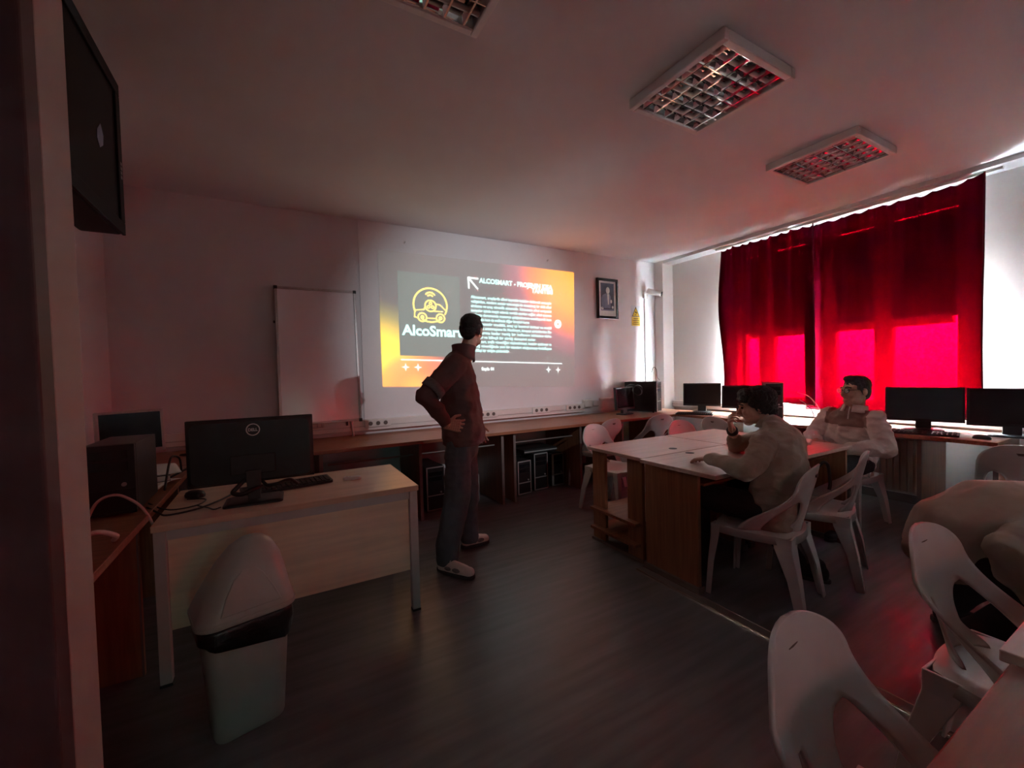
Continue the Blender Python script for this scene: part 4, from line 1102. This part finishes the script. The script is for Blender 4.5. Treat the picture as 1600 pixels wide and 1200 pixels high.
jk.torso([((1.155, 2.79, .865), .222, .152), ((1.160, 2.79, .93), .228, .160), ((1.150, 2.80, 1.12), .208, .145), ((1.130, 2.81, 1.30), .205, .140), ((1.130, 2.81, 1.40), .185, .105), ((1.155, 2.805, 1.455), .10, .082)], lat)
jk.chain([shR, ((shR[0] + elR[0]) / 2 - .005, 2.63, 1.30), elR, ((elR[0] + wrR[0]) / 2, 2.60, 1.115), (.945, 2.60, 1.045)], [.083, .078, .068, .058, .046])
jk.chain([shL, (1.22, 3.06, 1.13), (1.35, 3.02, .96)], [.083, .068, .050])
me = jk.mesh('jacket', .008, 6, .011, 8, 3.0, (1, 1, 1.4))
for p in me.vertices: p.co.z = max(p.co.z, .855 + .02 * (p.co.x - 1.15))
obj('jacket', me, M_jacket, man1)
# stand-up collar, open at the throat
cr = []
for k in range(25):
    a = math.radians(35 + 290 * k / 24); f_, r_ = V((.70, .71, 0)).normalized(), V((.71, -.70, 0)).normalized()
    cr.append((a, f_, r_))
rows = []
for z, rad, sh in ((1.44, .088, 0), (1.475, .084, .004), (1.51, .082, .008), (1.54, .088, .010)):
    rows.append([tuple(V((1.175 + sh, 2.802, z - .018 * math.cos(a))) + f_ * math.cos(a) * rad + r_ * math.sin(a) * rad * .95) for a, f_, r_ in cr])
MB().grid(rows).build('collar', M_jacket, man1, smooth=True, solid=.008)
pc = Blob(); aA, aB = V(shR).lerp(V(elR), .66), V(shR).lerp(V(elR), .86)
pm = MB().tube([(aA + V((-.004, -.004, 0)))[:], (aB + V((-.004, -.004, 0)))[:]], [.0815, .0785], 20, False)
pm.v = [(x, y - .0, z) for x, y, z in pm.v]
pm.f = [f for f in pm.f if sum(pm.v[i][1] for i in f) / len(f) < 2.63]
keep = sorted({i for f in pm.f for i in f}); idx = {i: k for k, i in enumerate(keep)}
pm.v = [pm.v[i] for i in keep]; pm.f = [tuple(idx[i] for i in f) for f in pm.f]
pm.build('sleeve_patch', M_patch, man1, smooth=True, solid=.004, label='grey striped sleeve patch')
tj = Blob()
tj.torso([((1.15, 2.79, .88), .15, .118), ((1.145, 2.79, .80), .155, .118)], lat)
tj.chain([(1.085, 2.715, .86), (1.070, 2.72, .50), (.990, 2.72, .17), (.985, 2.72, .085)], [.098, .096, .086, .084])
tj.chain([(1.20, 2.87, .86), (1.235, 2.93, .50), (1.255, 2.98, .17), (1.26, 2.985, .085)], [.096, .090, .080, .078])
me = tj.mesh('trousers', .011, 5, .008, 8, 1.0, (1, 1, .8))
for p in me.vertices: p.co.z = max(p.co.z, .052)
obj('trousers', me, M_jeans, man1)
shoe(man1, (.925, 2.760), (1.085, 2.500)); shoe(man1, (1.195, 2.995), (1.435, 2.995))

# --- young man in beige, elbow on the table --------------------------
body = Blob()
shL, elL, wrL = (2.425, 1.385, .905), (2.205, 1.360, .775), (2.275, 1.640, .792)
shR, elR, wrR = (2.86, 1.51, .905), (2.83, 1.815, .79), (2.705, 1.765, .925)
latv = (.96, .26, 0)
body.torso([((2.52, 1.36, .54), .13, .09), ((2.57, 1.36, .72), .13, .09), ((2.63, 1.42, .90), .15, .09), ((2.67, 1.48, .965), .06, .06)], latv)
hips2 = ((2.42, 1.41, .525), (2.64, 1.41, .525)); kn2 = ((2.35, 1.79, .535), (2.74, 1.74, .52)); an2 = ((2.36, 1.74, .10), (2.86, 1.44, .10))
for a, b_, c in zip(hips2, kn2, an2): body.chain([a, b_, c], [.07, .05, .04])
body.chain([shL, elL, wrL], [.046, .038, .027]); body.chain([shR, elR, wrR], [.046, .038, .027])
hb, P2, fr2 = head_blob((2.685, 1.585, 1.085), (-.62, .78, -.10), (-.10, .12, 1), (2.685, 1.485, .945), 1.0)
hL = hand_blob(wrL, (.30, .90, -.20), (.05, -.1, -1), (.95, -.3, 0), (.12, .25, .2), 1.0, .1)
hR = hand_blob(wrR, (-.50, -.15, .85), (.35, -.9, .1), (-.1, -.2, .9), (.75, .95, .6), 1.0, .3)
me = join_meshes('person', [body.mesh('b', .012, 4), hb.mesh('h', .0045, 4), hL.mesh('a', .0036, 2), hR.mesh('c', .0036, 2)])
man2 = tag(obj('person', me, M_skin), 'seated young man in beige pullover with hand at his mouth', 'person')
m2 = np.array([q[:] for q in fr2])
obj('hair', hair_blob(P2, m2, 1.0, 'bushy').mesh('hair', .005, 4, .007, 45), M_hair, man2)
eyes_brows(man2, P2, 1.0)
sw = Blob()
sw.torso([((2.52, 1.375, .475), .200, .135), ((2.535, 1.378, .58), .212, .146), ((2.575, 1.375, .74), .220, .146), ((2.625, 1.39, .875), .205, .118), ((2.655, 1.445, .94), .13, .090), ((2.675, 1.475, .975), .085, .072)], latv)
sw.chain([shL, (2.31, 1.36, .835), elL, (2.235, 1.50, .800), (2.265, 1.615, .795)], [.078, .070, .062, .052, .041])
sw.chain([shR, (2.86, 1.67, .845), elR, (2.775, 1.79, .84)], [.076, .066, .060, .050])
obj('pullover', sw.mesh('pullover', .008, 6, .010, 8, 9.0, (1, 1, 1.7)), M_sweater, man2)
rows = []
r2, f2, u2 = frame((-.2, .95, .1), (.1, .25, 1))
for z, rad in ((0, .098), (.022, .088), (.045, .076), (.05, .072)):
    rows.append([tuple(V((2.672, 1.472, .952)) + u2 * z + r2 * math.cos(2 * PI * k / 24) * rad + f2 * math.sin(2 * PI * k / 24) * rad) for k in range(25)])
MB().grid(rows).build('collar', M_sweater, man2, smooth=True, solid=.010)
wt = V(elR).lerp(V(wrR), .86); wd = (V(wrR) - V(elR)).normalized()
MB().tube([(wt - wd * .014)[:], (wt + wd * .014)[:]], .037, 18).build('wristwatch', M_black, man2, smooth=50, bevel=.003)
tr2 = Blob()
tr2.torso([((2.53, 1.365, .50), .178, .088), ((2.53, 1.45, .515), .178, .082)], (1, .1, 0))
for a, b_, c in zip(hips2, kn2, an2): tr2.chain([a, b_, c], [.098, .080, .060])
me = tr2.mesh('trousers', .011, 4, .006, 9)
for p in me.vertices:
    if (p.co.x - 2.5) ** 2 < .05 and p.co.y < 1.62: p.co.z = max(p.co.z, .437)
obj('trousers', me, M_blacktr, man2)
shoe(man2, (2.33, 1.70), (2.37, 1.96), M_blacktr, detail=False); shoe(man2, (2.92, 1.27), (2.84, 1.52), M_blacktr, detail=False)

# --- man with glasses in cream fleece ------------------------------------
body = Blob()
shL, elL, wrL = (4.085, 1.470, .905), (4.065, 1.400, .685), (3.865, 1.575, .690)
shR, elR, wrR = (4.185, 1.830, .905), (4.10, 1.93, .72), (3.905, 1.80, .720)
latv = (.22, .97, 0)
body.torso([((4.20, 1.70, .53), .14, .10), ((4.20, 1.68, .72), .14, .10), ((4.15, 1.65, .90), .15, .09), ((4.12, 1.625, .965), .06, .06)], latv)
hips3 = ((4.18, 1.60, .525), (4.20, 1.80, .525)); kn3 = ((3.825, 1.625, .520), (3.84, 1.86, .520)); an3 = ((3.80, 1.575, .10), (3.83, 1.88, .10))
for a, b_, c in zip(hips3, kn3, an3): body.chain([a, b_, c], [.07, .05, .04])
body.chain([shL, elL, wrL], [.046, .038, .027]); body.chain([shR, elR, wrR], [.046, .038, .027])
hb, P3, fr3 = head_blob((4.085, 1.605, 1.125), (-.90, .42, .06), (.04, 0, 1), (4.125, 1.62, .935), 1.02)
hL = hand_blob(wrL, (-.75, .62, -.10), (.0, .1, -1), (.5, .8, .2), (.2, .35, .3), 1.0, .1)
hR = hand_blob(wrR, (-.85, -.45, -.05), (.0, 0, -1), (.4, -.85, .2), (.2, .35, .3), 1.0, .1)
me = join_meshes('person', [body.mesh('b', .012, 4), hb.mesh('h', .0045, 4), hL.mesh('a', .004, 2), hR.mesh('c', .004, 2)])
man3 = tag(obj('person', me, M_skin), 'seated man with glasses in a cream fleece before the curtain', 'person')
m3 = np.array([q[:] for q in fr3])
obj('hair', hair_blob(P3, m3, 1.02, 'short').mesh('hair', .005, 4, .005, 50), M_hair2, man3)
eyes_brows(man3, P3, 1.02, True)
sw = Blob()
sw.torso([((4.215, 1.705, .475), .200, .150), ((4.205, 1.70, .58), .215, .165), ((4.19, 1.68, .74), .215, .150), ((4.150, 1.65, .875), .195, .115), ((4.13, 1.635, .94), .12, .085), ((4.122, 1.625, .975), .08, .068)], latv)
sw.chain([shL, elL, ((elL[0] + wrL[0]) / 2, 1.475, .692), (3.885, 1.558, .690)], [.078, .072, .062, .045])
sw.chain([shR, elR, (4.0, 1.87, .722), (3.925, 1.815, .72)], [.076, .066, .058, .045])
me = sw.mesh('fleece', .008, 6, .012, 9, 4.0, (1, 1, 1.8))
me.materials.append(M_fleece); me.materials.append(M_yoke)
for p in me.polygons:
    c = p.center
    if c.z > .845 + .10 * (c.x - 4.1) and abs((V(c) - V((4.15, 1.65, c.z))).dot(V((.22, .97, 0)))) < .165: p.material_index = 1
obj('fleece_pullover', me, None, man3)
rows = []
r3, f3, u3 = frame((-.95, .2, .15), (-.1, 0, 1))
for z, rad in ((0, .092), (.025, .084), (.05, .078), (.06, .080)):
    rows.append([tuple(V((4.118, 1.622, .948)) + u3 * z + r3 * math.cos(math.radians(110 + 320 * k / 24)) * rad + f3 * math.sin(math.radians(110 + 320 * k / 24)) * rad) for k in range(25)])
MB().grid(rows).build('collar', M_fleece, man3, smooth=True, solid=.010)
MB().tube([(4.045, 1.625, 1.0), (4.035, 1.628, .96), (4.022, 1.630, .90)], .004, 6).build('zip', M_logo, man3, smooth=True)
tr3 = Blob()
tr3.torso([((4.23, 1.70, .505), .18, .095), ((4.12, 1.70, .52), .18, .085)], (.05, 1, 0))
for a, b_, c in zip(hips3, kn3, an3): tr3.chain([a, b_, c], [.098, .078, .060])
me = tr3.mesh('trousers', .011, 4, .006, 9)
for p in me.vertices:
    if p.co.x > 4.0: p.co.z = max(p.co.z, .437)
obj('trousers', me, M_blacktr, man3)
shoe(man3, (3.84, 1.545), (3.60, 1.60), M_blacktr, detail=False); shoe(man3, (3.87, 1.88), (3.63, 1.90), M_blacktr, detail=False)

# --- person bending down at the right edge ------------------------------------
body = Blob()
latv = (.60, .80, 0)
shN, elN, wrN = (2.74, .47, .645), (2.47, .60, .555), (2.52, .53, .33)       # near arm
shF, elF, wrF = (3.00, .66, .66), (3.08, .52, .42), (3.02, .38, .22)
body.torso([((2.70, .80, .44), .13, .10), ((2.78, .69, .62), .13, .10), ((2.88, .56, .65), .14, .09), ((2.93, .49, .62), .06, .06)], latv)
hp = ((2.64, .74, .42), (2.76, .88, .42)); kn = ((2.60, .52, .30), (2.90, .72, .33)); an = ((2.60, .72, .10), (2.80, .86, .10))
for a, b_, c in zip(hp, kn, an): body.chain([a, b_, c], [.075, .052, .040])
body.chain([shN, elN, wrN], [.046, .038, .027]); body.chain([shF, elF, wrF], [.046, .038, .027])
hb, P4, fr4 = head_blob((3.00, .395, .545), (.35, -.45, -.80), (.55, -.60, .55), (2.93, .49, .61), 1.0)
hN = hand_blob(wrN, (.15, -.35, -.9), (.6, -.6, 0), (.6, .6, .2)); hF = hand_blob(wrF, (-.1, -.4, -.9), (-.6, -.4, 0), (-.5, .6, .2))
me = join_meshes('person', [body.mesh('b', .012, 4), hb.mesh('h', .005, 4), hN.mesh('a', .004, 2), hF.mesh('c', .004, 2)])
man4 = tag(obj('person', me, M_skin), 'person in cream pullover bending down at right edge of picture', 'person')
man4.location = (.17, -.09, 0)
obj('hair', hair_blob(P4, np.array([q[:] for q in fr4]), 1.0, 'bushy').mesh('hair', .006, 4, .006, 45), M_hair, man4)
sw = Blob()
sw.torso([((2.665, .835, .42), .205, .150), ((2.69, .80, .53), .215, .165), ((2.77, .70, .625), .215, .155), ((2.87, .57, .655), .205, .125), ((2.92, .50, .63), .12, .090), ((2.945, .465, .605), .085, .075)], latv)
sw.chain([shN, elN, (2.49, .57, .45), (2.515, .535, .36)], [.092, .080, .070, .050]); sw.chain([shF, elF, (3.03, .41, .27)], [.085, .070, .048])
obj('pullover', sw.mesh('pullover', .009, 6, .013, 7, 2.0, (1, 1, 1)), M_coat, man4)
rows = [[tuple(V((2.875, .545, .785)) + V((.60, .80, 0)) * a + V((.62, -.46, -.12)) * c) for a in (-.07, -.025, .02, .065)] for c in (-.05, -.015, .02, .055)]
MB().grid(rows).build('neck_label', M_navy, man4, solid=.008, smooth=True, label='navy patch below the collar')
tr4 = Blob()
tr4.torso([((2.70, .82, .42), .18, .12), ((2.71, .80, .36), .16, .10)], latv)
for a, b_, c in zip(hp, kn, an): tr4.chain([a, b_, c], [.110, .088, .066])
me = tr4.mesh('trousers', .011, 4, .006, 9)
obj('trousers', me, M_blacktr, man4)
shoe(man4, (2.585, .775), (2.64, .53), M_blacktr, detail=False); shoe(man4, (2.77, .92), (2.87, .69), M_blacktr, detail=False)

# black strap hanging on the back of the young man's chair
st = MB().tube(catmull([(2.585, 1.185, .785), (2.60, 1.165, .812), (2.625, 1.155, .79), (2.635, 1.15, .70), (2.625, 1.15, .66)]), .009, 8).build('bag_strap', M_cable, smooth=True)
tag(st, 'black strap hooked over the chair back of the young man', 'strap')
